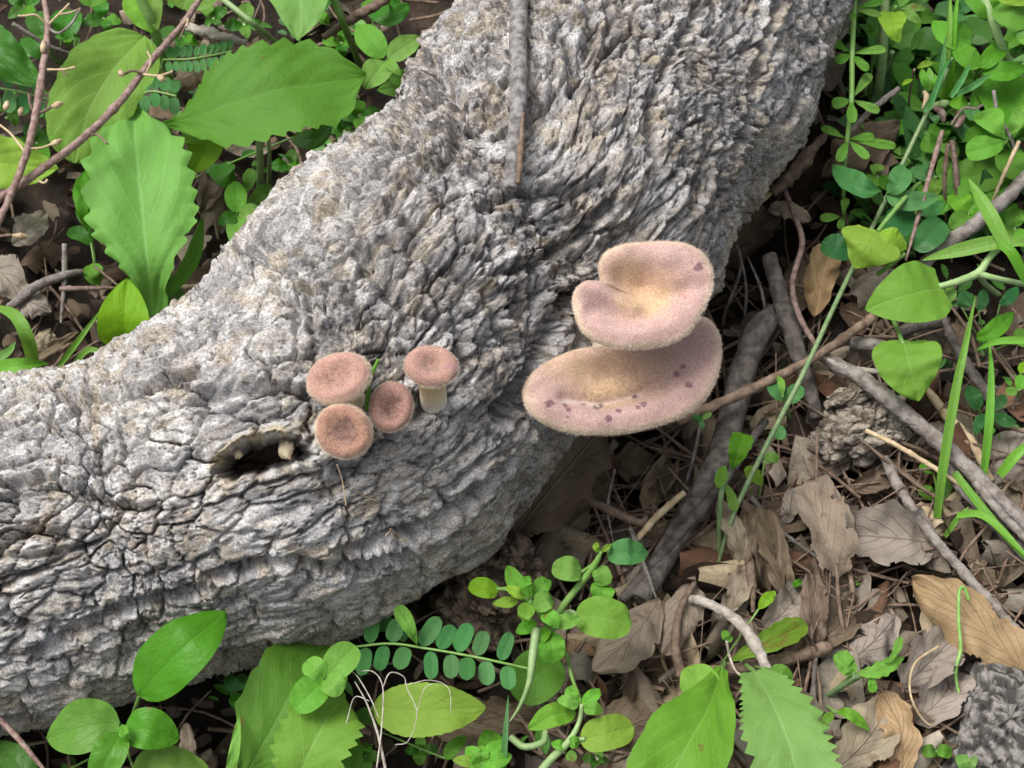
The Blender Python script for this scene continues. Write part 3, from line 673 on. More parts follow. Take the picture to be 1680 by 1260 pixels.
def leaf(parent, mat, pts, w, kind='ovate', fold=0.12, arch=0.0, wave=0.03, tooth=0.0, nteeth=11, roll=0.0, face=0.5, name='leaf', nt=None, ns=None, curl=0.0, seed=None):
    """pts: picture x, y and height in cm along the midrib from base to tip; w: full width in picture pixels."""
    seed = rnd.randrange(9999) if seed is None else seed
    big = w > 60 or len(pts) > 2
    nt = nt or (120 if tooth else 40 if big else 16); ns = ns or (25 if tooth else 17 if big else 9)
    M = catmull([tuple(W(x, y, z * CM)) for x, y, z in pts], nt)
    ctr = Vector(M[nt // 2]); hint = ((CAM - ctr).normalized() * face + Vector((0, 0, 1)) * (1 - face)).normalized()
    T = np.gradient(M, axis=0); T /= np.linalg.norm(T, axis=1)[:, None] + 1e-12
    side = np.cross(T, np.array(hint)); side /= np.linalg.norm(side, axis=1)[:, None] + 1e-12
    N = np.cross(side, T)
    if roll:
        c_, s_ = math.cos(math.radians(roll)), math.sin(math.radians(roll)); side, N = side * c_ + N * s_, N * c_ - side * s_
    t = np.linspace(0, 1, nt); hw = np.maximum(prof_fn(kind, t, seed), 0.02) * w * PX(ctr) / 2
    L = np.linalg.norm(np.diff(M, axis=0), axis=1).sum()
    s = np.linspace(-1, 1, ns)
    rs = np.random.RandomState(seed)
    HW = np.repeat(hw[:, None], ns, 1)
    if tooth:
        for sg in (0, 1):
            ph = (t + 0.04 * np.sin(t * 9 + sg * 2 + seed)) * nteeth + sg * 0.37; fr = ph % 1
            d = np.where(fr < .72, fr / .72, (1 - fr) / .28)
            amp = tooth * (0.55 + 0.45 * hashf(np.floor(ph), 0 * ph, 0 * ph, seed + sg) / 4294967295.0)
            k = (1 - amp * (1 - d))
            m = (s < 0) if sg else (s > 0)
            HW[:, m] *= (1 + (k[:, None] - 1) * np.abs(s[m])[None] ** 4)
    elif kind == 'oak': HW *= 1 + 0.26 * noise3(np.repeat(t[:, None], ns, 1) * 5.3 + seed * .13, np.sign(s)[None] * 3 + 0 * HW, 0 * HW + seed, 2) * np.abs(s)[None] ** 2
    Wd = float(hw.max())
    h = fold * np.abs(s)[None] * HW - fold * 0.35 * HW * 0
    h = h + curl * (s[None] ** 2) * HW
    h = h + arch * L * np.sin(math.pi * t)[:, None]
    if wave:
        ph = noise3(t[:, None] * 5.5 + 0 * HW, s[None] * 1.3 + 0 * HW, 0 * HW + seed * 0.37, 3)
        h = h + wave * L * ph * (0.35 + np.abs(s)[None])
        h = h + 0.75 * wave * L * np.abs(np.sin((t[:, None] - 0.42 * np.abs(s)[None]) * 6 * math.pi)) * (1 - np.abs(s)[None]) * np.abs(s)[None] * (w > 60 and kind != 'oak')
    V = M[:, None] + side[:, None] * (s[None] * HW)[..., None] + N[:, None] * h[..., None]
    uv = np.stack([np.repeat((s * .5 + .5)[None], nt, 0), np.repeat(t[:, None], ns, 1)], -1).reshape(-1, 2)
    F = grid_faces(nt, ns)
    if kind == 'oak':               # torn margins
        tc = (np.repeat(t[:-1, None], ns - 1, 1)).ravel(); sc_ = np.repeat(((s[1:] + s[:-1]) / 2)[None], nt - 1, 0).ravel()
        bite = noise3(tc * 7 + seed * .7, sc_ * 1.6, 0 * tc + seed, 5) + .25 * noise3(tc * 22, sc_ * 5, 0 * tc + seed, 6)
        F = F[~((bite > 0.86 - 0.60 * np.abs(sc_) ** 3) & (np.abs(sc_) > .6))]
    return mesh_np(name, V.reshape(-1, 3), F, G[mat] if isinstance(mat, str) else mat, parent, True, None, uv)

def stalk(parent, pts, r, mat=None, name='stem', bumpy=0.05, k=8, seed=0):
    """pts: picture x, y, height in cm; r: radius in picture pixels, one or one per point."""
    P = [W(x, y, z * CM) for x, y, z in pts]
    r = r if isinstance(r, (list, tuple)) else [r] * len(P)
    return tube(name, [tuple(p) for p in P], [max(q, .4) * PX(p) for p, q in zip(P, r)], mat or S_GREEN, parent, k, bumpy, seed or rnd.randrange(999))

def plant(name, label, cat, root, leaves, stems=(), group=None, stem_mat=None, auto=True):
    o = thing(name, label, cat, group)
    for L in leaves:
        kw = dict(L[4]) if len(L) > 4 else {}
        leaf(o, L[0], L[1], L[2], L[3], **kw)
        if auto:
            b_ = L[1][0]; n_ = L[1][1]
            dx, dy = (root[0] - b_[0]), (root[1] - b_[1])
            z1 = root[2] if len(root) > 2 else 0
            stalk(o, [(b_[0] + (n_[0] - b_[0]) * .04, b_[1] + (n_[1] - b_[1]) * .04, b_[2]), (b_[0] + dx * .35, b_[1] + dy * .35, b_[2] * .78 + z1 * .22 if z1 else b_[2] * 0.72), (root[0], root[1], z1 - 0.2)], [max(1.6, L[2] * .028)] * 3, stem_mat, 'leaf_stalk')
    for st in stems: stalk(o, st[0], st[1], st[2] if len(st) > 2 else stem_mat)
    return o

def twig(label, pts, r, mat=T_GREY, name='twig', side=(), bumpy=0.22, cat='twig', group=None, k=12):
    r_ = list(r) if isinstance(r, (list, tuple)) else [r] * (len(pts) - 1) + [r * .45]
    if not side:
        o = stalk(None, pts, r_, mat, name, bumpy, k); return tag(o, label, cat, group)
    o = thing(name, label, cat, group); stalk(o, pts, r_, mat, 'main_stem', bumpy, k)
    for s_, q, m_, nm in side: stalk(o, s_, q, m_ or mat, nm, bumpy, 8)
    return o

def dead(label, mat, pts, w, kind='oak', group=None, name='dead_leaf', **kw):
    kw.setdefault('fold', rnd.uniform(-.1, .25)); kw.setdefault('wave', .085); kw.setdefault('curl', rnd.choice([-.5, -.3, .35, .6])); kw.setdefault('face', .55)
    o = leaf(None, mat, pts, w * .88, kind, name=name, ns=21, nt=60, **kw)
    return tag(o, label, 'dead leaf', group)

def grass(label, pts, w, mat='blade', group=None, kind='blade', fold=.35, **kw):
    o = leaf(None, mat, pts, w, kind, fold=fold, wave=.004, nt=28, ns=5, name='grass_shoot', **kw)
    return tag(o, label, 'grass', group)

def vetch(label, rachis, ups, downs, leafl, w, mat='blue', root=None, extra=()):
    o = thing('vetch_leaf', label, 'vetch'); stalk(o, rachis, 2.2, S_GREEN, 'leaf_axis')
    if root: stalk(o, [rachis[0], root], 2.0, S_GREEN, 'leaf_stalk')
    R = catmull(rachis, 60)
    def at(x): return R[np.abs(R[:, 0] - x).argmin()]
    for lst, sg in ((ups, -1), (downs, 1)):
        for x, lean in lst:
            c = at(x); Ln = leafl * rnd.uniform(.88, 1.1)
            leaf(o, mat, [(c[0], c[1] + sg * 3, c[2]), (c[0] + lean, c[1] + sg * Ln, c[2] + rnd.uniform(-.1, .5))], w * rnd.uniform(.9, 1.1), 'oblong', fold=.12, wave=.02, name='leaflet')
    for L in extra: leaf(o, *L[:4], **(L[4] if len(L) > 4 else {}))
    return o

def seg_leaves(c, tips, mat, kind='ovate', z=None, dz=.25, **kw):    # leaves round one point: (tip x, tip y, width)
    return [(m_[3] if len(m_) > 3 else mat, [(c[0] + (m_[0] - c[0]) * .06, c[1] + (m_[1] - c[1]) * .06, c[2]), ((c[0] + m_[0]) / 2, (c[1] + m_[1]) / 2, c[2] + dz), (m_[0], m_[1], c[2] + dz * .4)], m_[2], kind, kw) for m_ in tips]

def lumpchunk(label, px, py, z, rx, ry, h, rot, mat_cols, seed, name='bark_chunk'):
    n, m = 90, 130
    v = np.linspace(0.001, math.pi - .001, n); u = np.linspace(0, 2 * math.pi, m, endpoint=False)
    sx = np.outer(np.sin(v), np.cos(u)).ravel(); sy = np.outer(np.sin(v), np.sin(u)).ravel(); sz = np.outer(np.cos(v), 1 + 0 * u).ravel()
    p = W(px, py, z * CM); q = PX(p)
    sx_, sy_ = np.sign(sx) * np.abs(sx) ** .75, np.sign(sy) * np.abs(sy) ** .8
    k = 1 + 0.28 * fbm(sx * 1.6 + seed, sy * 1.6, sz * 1.6, 2, seed)
    X_, Y_, Z_ = sx_ * rx * q * k, sy_ * ry * q * 1.15 * k, sz * h * CM * k
    rg = fbm(X_ * 160 + Z_ * 60, Y_ * 300 + 120 * X_, Z_ * 300, 4, seed + 3, .65)
    _, Ec, c1_, c2_, _, _ = worley(X_ / .009 + .15 * rg, (Y_ + .6 * Z_) / .0045 + .2 * rg, seed)
    d = 0.0006 * rg - 0.0022 * (1 - smooth01(Ec, 0, .16)) + .0018 * (c1_ - .5)
    X_, Y_, Z_ = X_ + sx * d, Y_ + sy * d, Z_ + sz * d
    a_ = math.radians(rot); c = np.array(mat_cols[0])[None] * (1 - smooth01(rg, -.3, .4)[:, None]) + np.array(mat_cols[1])[None] * smooth01(rg, -.3, .4)[:, None]
    o = mesh_np(name, np.c_[X_ * math.cos(a_) - Y_ * math.sin(a_) + p.x, X_ * math.sin(a_) + Y_ * math.cos(a_) + p.y, Z_ + p.z], grid_faces(n, m, True), M_CHUNK, None, True, c)
    return tag(o, label, 'bark piece')
# ------------------------------------------------------------------ plants above and left of the log
SM = dict(fold=.18, wave=.03)
plant('toothed_plant', 'upright pale green toothed leaf with a glossy small leaf at its foot, behind the log', 'plant', (250, 560, 0.5), [
    ('pale', [(252, 548, 2.5), (244, 455, 4.6), (236, 380, 5.6), (226, 280, 6.2), (216, 160, 5.6)], 188, 'wing', dict(tooth=.20, nteeth=13, wave=.035, fold=.16)),
    ('lime', [(214, 594, 2.6), (204, 530, 4.6), (209, 456, 5.2)], 86, 'lance', dict(fold=.2, wave=.03)),
    ('mid', [(262, 500, 3.4), (312, 432, 4.0), (333, 357, 4.0)], 26, 'lance', SM),
    ('deep', [(255, 560, 2.0), (268, 500, 3.2), (275, 440, 3.4)], 60, 'lance', SM),
    ('deep', [(250, 540, 1.4), (292, 505, 2.4), (285, 462, 2.6)], 34, 'lance', SM)])
plant('toothed_plant', 'broad dark green toothed leaf spreading sideways above the log', 'plant', (300, 300, 0.2), [
    ('mid', [(272, 205, 5.6), (330, 188, 6.6), (450, 150, 7.4), (600, 127, 6.6)], 190, 'winglow', dict(tooth=.16, nteeth=12, wave=.04, fold=.14, roll=10)),
    ('lime', [(300, 205, 5.0), (338, 235, 5.2), (316, 285, 4.2)], 62, 'lance', dict(fold=.6, wave=.02)),
    ('deep', [(480, 225, 4.2), (515, 228, 4.6), (545, 205, 4.6)], 46, 'ovate', SM)],
    stems=[([(421, 205, 6.4), (427, 260, 4.2), (427, 335, 0.3)], [5, 6, 7], S_PALE), ([(440, 215, 6), (442, 260, 4), (441, 318, .3)], [3, 3.4, 4], S_PALE)])
plant('leafy_plant', 'smooth green leaf hanging from a thick stem, crossed by the dry twig', 'plant', (290, 175, 0.2), [
    ('bright', [(236, 60, 6.2), (188, 112, 6.6), (146, 180, 6.2), (122, 268, 5.0)], 138, 'oblong', dict(tooth=.06, nteeth=7, wave=.04, fold=.16)),
    ('bright', [(250, 55, 5.4), (232, 20, 5.8), (212, -20, 5.8)], 50, 'lance', SM), ('bright', [(258, 50, 5.6), (250, 10, 6), (252, -25, 6)], 34, 'lance', SM)],
    stems=[([(225, -15, 7), (252, 45, 5.4), (268, 100, 3), (290, 170, 0)], [9, 9, 8, 8], S_GREEN)], auto=False)
plant('leafy_plant', 'dark green leaf cut by the frame edge beside the dry upright twig', 'plant', (-120, 140, 0), [
    ('deep', [(-90, 30, 4.6), (-20, 75, 5.4), (68, 142, 4.6)], 110, 'ovate', dict(tooth=.06, nteeth=8, wave=.04))])
plant('leafy_plant', 'yellow green toothed leaf lying under the crossing dry twigs', 'plant', (-110, 330, 0), [
    ('lime', [(-120, 290, 3.4), (-20, 268, 4.2), (96, 278, 3.6)], 140, 'ovate', dict(tooth=.12, nteeth=8, wave=.05))])
plant('round_leaf_plant', 'heart-shaped pale leaf on a long stalk at the picture top beside the broad toothed leaf', 'plant', (520, -60, 0), [
    ('pale', [(478, -55, 6.2), (492, 0, 6.8), (490, 66, 6.4)], 116, 'heart', dict(fold=.1, wave=.03)),
    ('bright', [(325, -70, 6.0), (310, -20, 6.4), (300, 16, 6.0)], 120, 'round', SM), ('mid', [(150, -50, 5), (152, -18, 5.2), (150, 12, 5)], 66, 'round', SM)],
    stems=[([(352, -12, 6.2), (395, 22, 6.2), (425, 46, 5.6), (470, 85, 3.2)], [5, 5, 5, 4], S_PALE), ([(545, -10, 6), (566, 45, 4.5), (590, 105, 1)], [7, 6, 5], S_GREEN)])
plant('opposite_leaf_sprig', 'four-leaved fresh green sprig touching the log beside the broad toothed leaf', 'plant', (640, 130, 0.2),
    seg_leaves((632, 98, 6.0), [(587, 40, 58), (688, 60, 50), (598, 146, 62), (658, 123, 24)], 'small', 'ovate', **SM) + [
    ('small', [(640, 118, 5), (662, 130, 5), (684, 122, 4.6)], 40, 'ovate', SM), ('mid', [(690, 118, 4.0), (660, 140, 4.6), (618, 148, 4.4)], 52, 'ovate', SM), ('deep', [(604, 10, 3.5), (640, 25, 4), (672, 5, 3.5)], 50, 'ovate', SM)])
plant('opposite_leaf_sprig', 'small four-leaved sprig between the pale petiole and the upright toothed leaf', 'plant', (395, 400, 0.1),
    seg_leaves((389, 352, 3.8), [(385, 297, 46), (438, 347, 40), (392, 414, 48), (357, 366, 32, 'deep')], 'small', 'ovate', **SM) + [
    ('mid', [(420, 332, 3), (432, 318, 3.2), (450, 310, 3)], 30, 'round', SM), ('mid', [(405, 335, 2.6), (425, 325, 3), (444, 332, 2.6)], 26, 'ovate', SM), ('deep', [(385, 300, 2), (370, 288, 2.4), (358, 270, 2)], 44, 'round', SM),
    ('mid', [(398, 320, 2.4), (408, 300, 2.8), (410, 275, 2.4)], 22, 'lance', SM)],
    stems=[([(455, 320, 2), (485, 297, 2.2), (530, 287, 1.5)], [5, 5, 5], S_PALE)])
vetch('narrow vetch leaf with many tiny leaflets behind the slanting dry twig', [(268, 98, 4.0), (320, 96, 4.2), (382, 84, 4.0)], [(x, 4) for x in range(276, 380, 11)], [(x, 4) for x in range(276, 376, 11)], 22, 11, 'blue', (262, 140, 0))
vetch('vetch leaf with paired blue-green leaflets behind the upright dry twig', [(-40, 140, 3.0), (30, 150, 3.3), (92, 168, 3.0)], [(x, -8) for x in range(-30, 90, 24)], [(x, 6) for x in range(-36, 90, 24)], 36, 21, 'blue', (-50, 190, 0))
vetch('half hidden vetch leaf shaded by the upright toothed leaf', [(232, 155, 3.0), (252, 150, 3.0), (290, 158, 3.0)], [(x, 6) for x in range(236, 286, 16)], [(x, 4) for x in range(236, 286, 16)], 28, 17, 'blue', (235, 200, 0))
grass('wide arching grass blade meeting the log at the picture corner', [(58, 606, 2.5), (46, 558, 4.4), (24, 518, 4.8), (-20, 500, 4)], 24)
grass('flat grass blade lying along the log behind the wide arching blade', [(-40, 618, 3.0), (30, 600, 3.8), (80, 596, 3)], 30)
grass('short pale grass blade behind the wide arching blade', [(-30, 600, 1.5), (10, 580, 1.8), (26, 560, 1.8)], 18, 'pale')
grass('thin straight grass stem leaning behind the glossy small leaf', [(96, 604, 1.6), (130, 558, 2.6), (168, 505, 3.2)], 11, fold=.6)
grass('curved short grass blade touching the log beside the glossy small leaf', [(118, 604, 1.8), (148, 574, 2.8), (192, 592, 2.6)], 12)
# dry twigs over the leaves at upper left
def calyx(px, py, z, dx, dy): return ([(px, py, z), (px + dx * .5, py + dy * .5, z + .1), (px + dx, py + dy, z)], [1.5, 5, 3.2], T_STRAW, 'dry_calyx')
twig('long reddish dry twig slanting across the leaves with withered flower stalks', [(-40, 352, 7.2), (40, 298, 7.6), (130, 232, 8), (196, 168, 8), (248, 100, 7.8), (298, 42, 7.6), (332, -8, 7.4)], [6, 7, 6.5, 6, 6, 5, 5], T_RED, 'dry_twig', [
    ([(240, 120, 8), (248, 100, 8.4), (242, 84, 8.6)], 2, T_STRAW, 'twiglet'), ([(236, 122, 8), (262, 124, 8.4), (284, 117, 8.4)], 2, T_STRAW, 'twiglet'), ([(236, 122, 8), (218, 116, 8.2), (203, 122, 8)], 2.2, T_BROWN, 'twiglet'),
    calyx(258, 126, 8.3, 14, 6), calyx(204, 122, 8, -8, -3), ([(300, 40, 7.6), (308, 32, 8), (306, 44, 8)], 2, T_STRAW, 'twiglet'), ([(308, 34, 7.8), (300, 52, 8), (294, 66, 8)], 1.6, T_BROWN, 'twiglet'),
    ([(150, 222, 8), (160, 221, 8.2), (176, 236, 8.2)], 2, T_BROWN, 'twiglet'), ([(62, 296, 7.8), (72, 300, 8), (78, 295, 8)], 2, T_STRAW, 'twiglet')])
twig('upright reddish dry twig with small withered side stalks and pale husks', [(-20, 400, 7.6), (22, 310, 8), (50, 228, 8.4), (66, 140, 8.6), (78, 45, 8.6), (70, -12, 8.6)], [6, 6, 6, 6, 5, 4.5], T_RED, 'dry_twig', [
    ([(78, 42, 8.6), (98, 22, 9), (114, 6, 9)], 2, T_STRAW, 'twiglet'), ([(78, 42, 8.6), (60, 25, 9), (40, 26, 9), (30, 26, 9)], 1.8, T_STRAW, 'twiglet'), ([(79, 46, 8.6), (96, 54, 9), (116, 40, 9), (132, 14, 9)], 2.2, T_GREY, 'twiglet'),
    ([(98, 24, 9), (118, 20, 9.1), (132, 14, 9)], 1.8, T_STRAW, 'twiglet'), calyx(72, 66, 8.8, -2, 20), ([(78, 114, 8.6), (104, 114, 8.8), (124, 110, 8.8)], 1.9, T_STRAW, 'twiglet'), ([(100, 116, 8.8), (112, 124, 8.8)], 1.6, T_BROWN, 'twiglet'),
    ([(60, 190, 8.4), (50, 172, 8.7), (48, 155, 8.7)], 2.8, T_BROWN, 'twiglet'), ([(62, 188, 8.4), (80, 178, 8.8), (94, 168, 8.8)], 2.4, T_BROWN, 'twiglet'), calyx(84, 176, 8.8, 18, -7), ([(52, 244, 8.4), (70, 242, 8.6), (86, 236, 8.6)], 2, T_STRAW, 'twiglet'), calyx(82, 238, 8.6, 18, -8),
    ([(45, 255, 8.2), (20, 222, 8), (0, 205, 8)], 2, T_STRAW, 'twiglet'), calyx(8, 182, 8, 4, -14), calyx(32, 190, 8, 4, -12)])
twig('short pinkish broken stalk poking out beside the glossy small leaf', [(98, 474, 2.2), (140, 473, 2.2), (190, 472, 2)], 4, T_RED)
twig('thin upright grey stick standing in the shaded litter', [(106, 400, 2.4), (106, 460, 1.6), (100, 530, .6)], 4.5, T_GREY)
twig('pale grey forked stick lying in the shaded litter', [(15, 505, 1), (60, 470, 1.6), (105, 452, 1.8), (136, 446, 1.6)], [7, 8, 7, 5], T_GREY)
twig('dry calyx stalk reaching in beside the shaded litter', [(-20, 392, 3), (10, 386, 3.2), (26, 386, 3.2)], [2, 2.4, 2], T_BROWN, 'dry_stalk', [calyx(20, 386, 3.2, 24, 2)])
twig('rough pale bark strip above the tiny-leaved vetch', [(300, 42, 3.0), (345, 55, 3.4), (405, 72, 3)], [6, 9, 6], T_PALE, bumpy=.5)
twig('dark knobbly twig rising between the heart-shaped leaf and the log', [(530, 62, 4), (580, 30, 4.6), (600, 18, 4.8), (655, -15, 4.8)], [5, 8, 9, 6], T_BROWN, bumpy=.4)
twig('thin grey twig behind the dry husks', [(20, 38, 5), (80, 75, 4), (130, 92, 3)], 3.4, T_GREY)
twig('broken straw lying between the log and the upright toothed leaf', [(285, 472, 2), (320, 470, 2), (352, 466, 2)], 4, T_STRAW)
plant('round_leaf_plant', 'dim round-leaved weed in the shade among the dry husks', 'plant', (100, 110, 0), [
    ('deep', [(100, 60, 1.6), (108, 40, 2), (112, 16, 1.8)], 50, 'round', SM), ('deep', [(80, 90, 1.6), (60, 76, 2), (48, 58, 1.6)], 44, 'round', SM), ('deep', [(70, 60, 1.8), (64, 42, 2), (60, 20, 1.8)], 40, 'round', SM)])
plant('round_leaf_plant', 'dim little leaves in the shaded litter beside the upright grey stick', 'plant', (160, 470, 0), [
    ('mid', [(165, 462, 1), (155, 450, 1.4), (146, 435, 1.2)], 34, 'round', SM), ('deep', [(150, 400, 1), (135, 385, 1.2), (110, 380, 1)], 26, 'round', SM), ('deep', [(140, 330, 1), (142, 355, 2), (150, 380, 2)], 34, 'lance', SM), ('mid', [(140, 280, 2), (138, 330, 3), (145, 382, 2)], 36, 'lance', SM)])
# shaded litter at left
for lb, m_, p, w in [('pale grey flat dead leaf by the frame edge in the shaded litter', 'grey', [(-25, 430, .8), (10, 455, 1.2), (34, 495, .8)], 70), ('square grey dead leaf under the pale forked stick', 'grey', [(25, 485, .8), (55, 497, 1.2), (84, 512, .8)], 52),
                     ('curled small tan dead leaf behind the wide arching grass blade', 'tan', [(44, 585, .8), (64, 562, 1.6), (84, 540, 1)], 46), ('long brown dead leaf tucked against the log', 'brown', [(30, 600, 1), (80, 575, 1.4), (130, 545, 1)], 30),
                     ('rounded dim brown dead leaf beneath the crossing dry twigs', 'grey', [(20, 400, .6), (45, 375, 1.2), (75, 350, .8)], 60), ('dark brown dead leaf under the broad toothed leaf', 'brown', [(280, 140, 1), (310, 125, 1.4), (345, 108, 1)], 56),
                     ('brown dead leaf in shade beside the small four-leaved sprig', 'brown', [(330, 350, .8), (345, 310, 1.2), (352, 265, .8)], 50), ('dark dead leaf lying between the small four-leaved sprig and the log', 'brown', [(330, 440, .8), (365, 425, 1.2), (405, 405, .8)], 44)]:
    dead(lb, m_, p, w)

# ------------------------------------------------------------------ plants right of the log
def whorl(c, tips): return seg_leaves(c, tips, 'small', 'spat', dz=.15, **SM)
plant('cleavers', 'climbing cleavers stem with whorls of narrow leaves against the log', 'plant', (1385, 310, 1), 
    whorl((1398, 14, 6.2), [(1366, 4, 17), (1372, 22, 14), (1448, 2, 17), (1446, 25, 16), (1400, 34, 14), (1410, -10, 14), (1385, -12, 14)]) +
    whorl((1397, 88, 6), [(1359, 63, 20), (1371, 102, 22), (1453, 80, 20), (1424, 116, 20)]) +
    whorl((1397, 163, 5.4), [(1428, 121, 22), (1365, 172, 26), (1443, 183, 20), (1398, 202, 22)]) +
    whorl((1390, 228, 4.6), [(1434, 224, 20), (1425, 260, 20), (1376, 266, 22), (1348, 208, 18), (1470, 240, 22, 'mid')]) + whorl((1382, 355, 2), [(1345, 358, 20), (1378, 376, 16), (1388, 325, 18)]),
    stems=[([(1402, -15, 6.4), (1398, 88, 6), (1397, 165, 5.4), (1390, 228, 4.6), (1384, 300, 3), (1385, 370, .2)], [5, 4.6, 4.4, 4, 3, 3], S_GREEN)], auto=False)
plant('leafy_plant', 'bright pale-rimmed cupped leaf with narrow leaves on a thick stem by the cleavers', 'plant', (1437, 180, 0), [
    ('lime', [(1462, 20, 6), (1465, 45, 6.4), (1475, 70, 6)], 46, 'heart', SM), ('small', [(1478, 14, 6), (1500, 12, 6.2), (1521, 15, 6)], 14, 'lance', SM), ('small', [(1478, 20, 6), (1495, 26, 6.2), (1511, 38, 6)], 18, 'lance', SM), ('small', [(1475, 12, 6), (1485, -5, 6), (1500, -20, 6)], 20, 'lance', SM),
    ('mid', [(1425, 40, 4), (1430, 52, 4.4), (1450, 45, 4)], 22, 'ovate', SM)],
    stems=[([(1452, -10, 6), (1450, 60, 4.5), (1446, 110, 3), (1436, 185, 0)], [8, 8, 8, 8], S_PALE), ([(1470, 10, 6), (1440, 70, 4), (1428, 120, 2), (1426, 170, 0)], [3, 3, 3, 3], S_GREEN), ([(1464, 85, 3), (1455, 110, 2), (1445, 160, 0)], [4, 4, 4], S_PALE)], auto=False)
plant('trefoil_plant', 'cluster of rounded trefoil leaves behind the two tall grass stems', 'plant', (1590, 140, 0), [
    ('small', [(1592, 66, 4.6), (1562, 56, 5), (1530, 36, 4.6)], 52, 'heart', SM), ('mid', [(1608, 110, 4.6), (1585, 92, 4.8), (1568, 70, 4.6)], 46, 'ovate', SM), ('mid', [(1609, 112, 4.6), (1628, 92, 4.8), (1652, 68, 4.6)], 40, 'ovate', SM), ('mid', [(1612, 116, 4.4), (1645, 118, 4.6), (1684, 110, 4.4)], 44, 'ovate', SM),
    ('deep', [(1590, 70, 2.4), (1605, 52, 2.6), (1618, 34, 2.4)], 54, 'round', SM), ('deep', [(1540, 88, 2.4), (1520, 70, 2.6), (1496, 66, 2.4)], 52, 'round', SM), ('mid', [(1540, 120, 3), (1565, 118, 3.2), (1600, 126, 3)], 34, 'ovate', SM), ('mid', [(1620, 122, 3), (1650, 160, 3.2), (1672, 215, 3)], 80, 'oblong', SM)])
plant('trefoil_plant', 'large overlapping round leaves on a thick curving stem at the picture corner', 'plant', (1690, 150, 0), [
    ('mid', [(1600, -30, 6), (1616, 0, 6.4), (1632, 26, 6)], 62, 'round', SM), ('mid', [(1635, 10, 6.4), (1660, 22, 6.6), (1700, 30, 6.2)], 54, 'round', SM), ('lime', [(1625, -5, 7), (1660, 2, 7), (1710, 4, 7)], 16, 'lance', SM), ('bright', [(1668, 210, 4), (1676, 192, 4), (1690, 172, 4)], 40, 'ovate', SM)],
    stems=[([(1610, -15, 6.6), (1632, 45, 5.6), (1652, 95, 4), (1690, 150, 0)], [8, 8, 7, 7], S_PALE)], auto=False)
plant('trefoil_plant', 'spotted trefoil leaf with brown specks beside the thin leaning stems', 'plant', (1665, 260, 0), [
    ('small', [(1652, 232, 5), (1622, 240, 5.4), (1584, 250, 5)], 54, 'spat', SM), ('small', [(1650, 228, 4.6), (1632, 206, 5), (1612, 182, 4.6)], 62, 'spat', SM), ('mid', [(1650, 236, 4), (1610, 224, 4.2), (1586, 216, 4)], 44, 'round', SM), ('small', [(1660, 220, 4.6), (1668, 198, 5), (1676, 178, 4.6)], 30, 'ovate', SM), ('mid', [(1656, 240, 3.6), (1660, 268, 3.8), (1690, 290, 3.6)], 50, 'round', SM), ('mid', [(1650, 250, 3), (1610, 285, 3), (1560, 290, 3)], 70, 'round', SM), ('mid', [(1640, 262, 2.6), (1600, 320, 2.8), (1575, 340, 2.6)], 70, 'oblong', SM)])
plant('mint_plant', 'two hairy blue-green opposite leaves beside the long pale stem', 'plant', (1450, 345, 0), [
    ('blue', [(1446, 314, 4.6), (1410, 306, 4.9), (1365, 272, 4.4)], 42, 'lance', dict(fold=.25, wave=.04)), ('blue', [(1456, 316, 4.6), (1474, 298, 5), (1482, 270, 4.6)], 48, 'ovate', SM), ('blue', [(1455, 318, 4.4), (1490, 330, 4.6), (1540, 322, 4.2)], 46, 'ovate', SM), ('deep', [(1470, 300, 2.6), (1488, 290, 2.6), (1502, 300, 2.6)], 24, 'ovate', SM), ('blue', [(1500, 320, 3), (1525, 345, 3.2), (1548, 330, 3)], 36, 'ovate', SM)])
plant('cordate_plant', 'yellow-green heart-shaped leaf hung from a thin stalk above the dark twigs', 'plant', (1500, 420, 0), [
    ('lime', [(1440, 378, 5.2), (1424, 404, 5.4), (1402, 440, 4.6)], 104, 'heart', dict(fold=-.18, wave=.04)), ('lime', [(1442, 382, 5.2), (1462, 390, 5.3), (1488, 408, 4.8)], 52, 'ovate', dict(fold=-.2, wave=.04)),
    ('mint', [(1402, 412, 3.2), (1376, 406, 3.4), (1348, 398, 3.2)], 46, 'round', SM), ('mint', [(1450, 392, 3.6), (1474, 368, 3.8), (1484, 338, 3.6)], 50, 'round', SM), ('mint', [(1498, 408, 3.6), (1522, 390, 3.9), (1546, 362, 3.6)], 48, 'round', SM)],
    stems=[([(1440, 380, 5.2), (1462, 352, 5.0), (1496, 312, 4.4), (1510, 300, 3)], [4, 4, 4, 3], S_GREEN), ([(1485, 415, 4.6), (1460, 435, 4.2), (1440, 450, 3.6)], [4, 4, 4], S_GREEN)])
plant('cordate_plant', 'broad bright heart-shaped leaf on a jointed pale stem', 'plant', (1640, 480, 0), [
    ('bright', [(1546, 472, 5.4), (1490, 484, 5.8), (1419, 507, 5.2)], 110, 'heart', dict(fold=.06, wave=.03)), ('small', [(1556, 470, 5), (1560, 482, 5), (1556, 497, 4.8)], 24, 'ovate', SM)],
    stems=[([(1540, 470, 5.4), (1568, 463, 5.4), (1604, 448, 5.2), (1622, 424, 5.4), (1640, 405, 5.6)], [5, 6, 7, 6, 6], S_PALE), ([(1604, 449, 5.2), (1640, 458, 5), (1700, 470, 4)], [6, 5, 5], S_PALE), ([(1604, 450, 5.2), (1620, 470, 2), (1640, 485, 0)], [5, 5, 5], S_PALE)], auto=False)
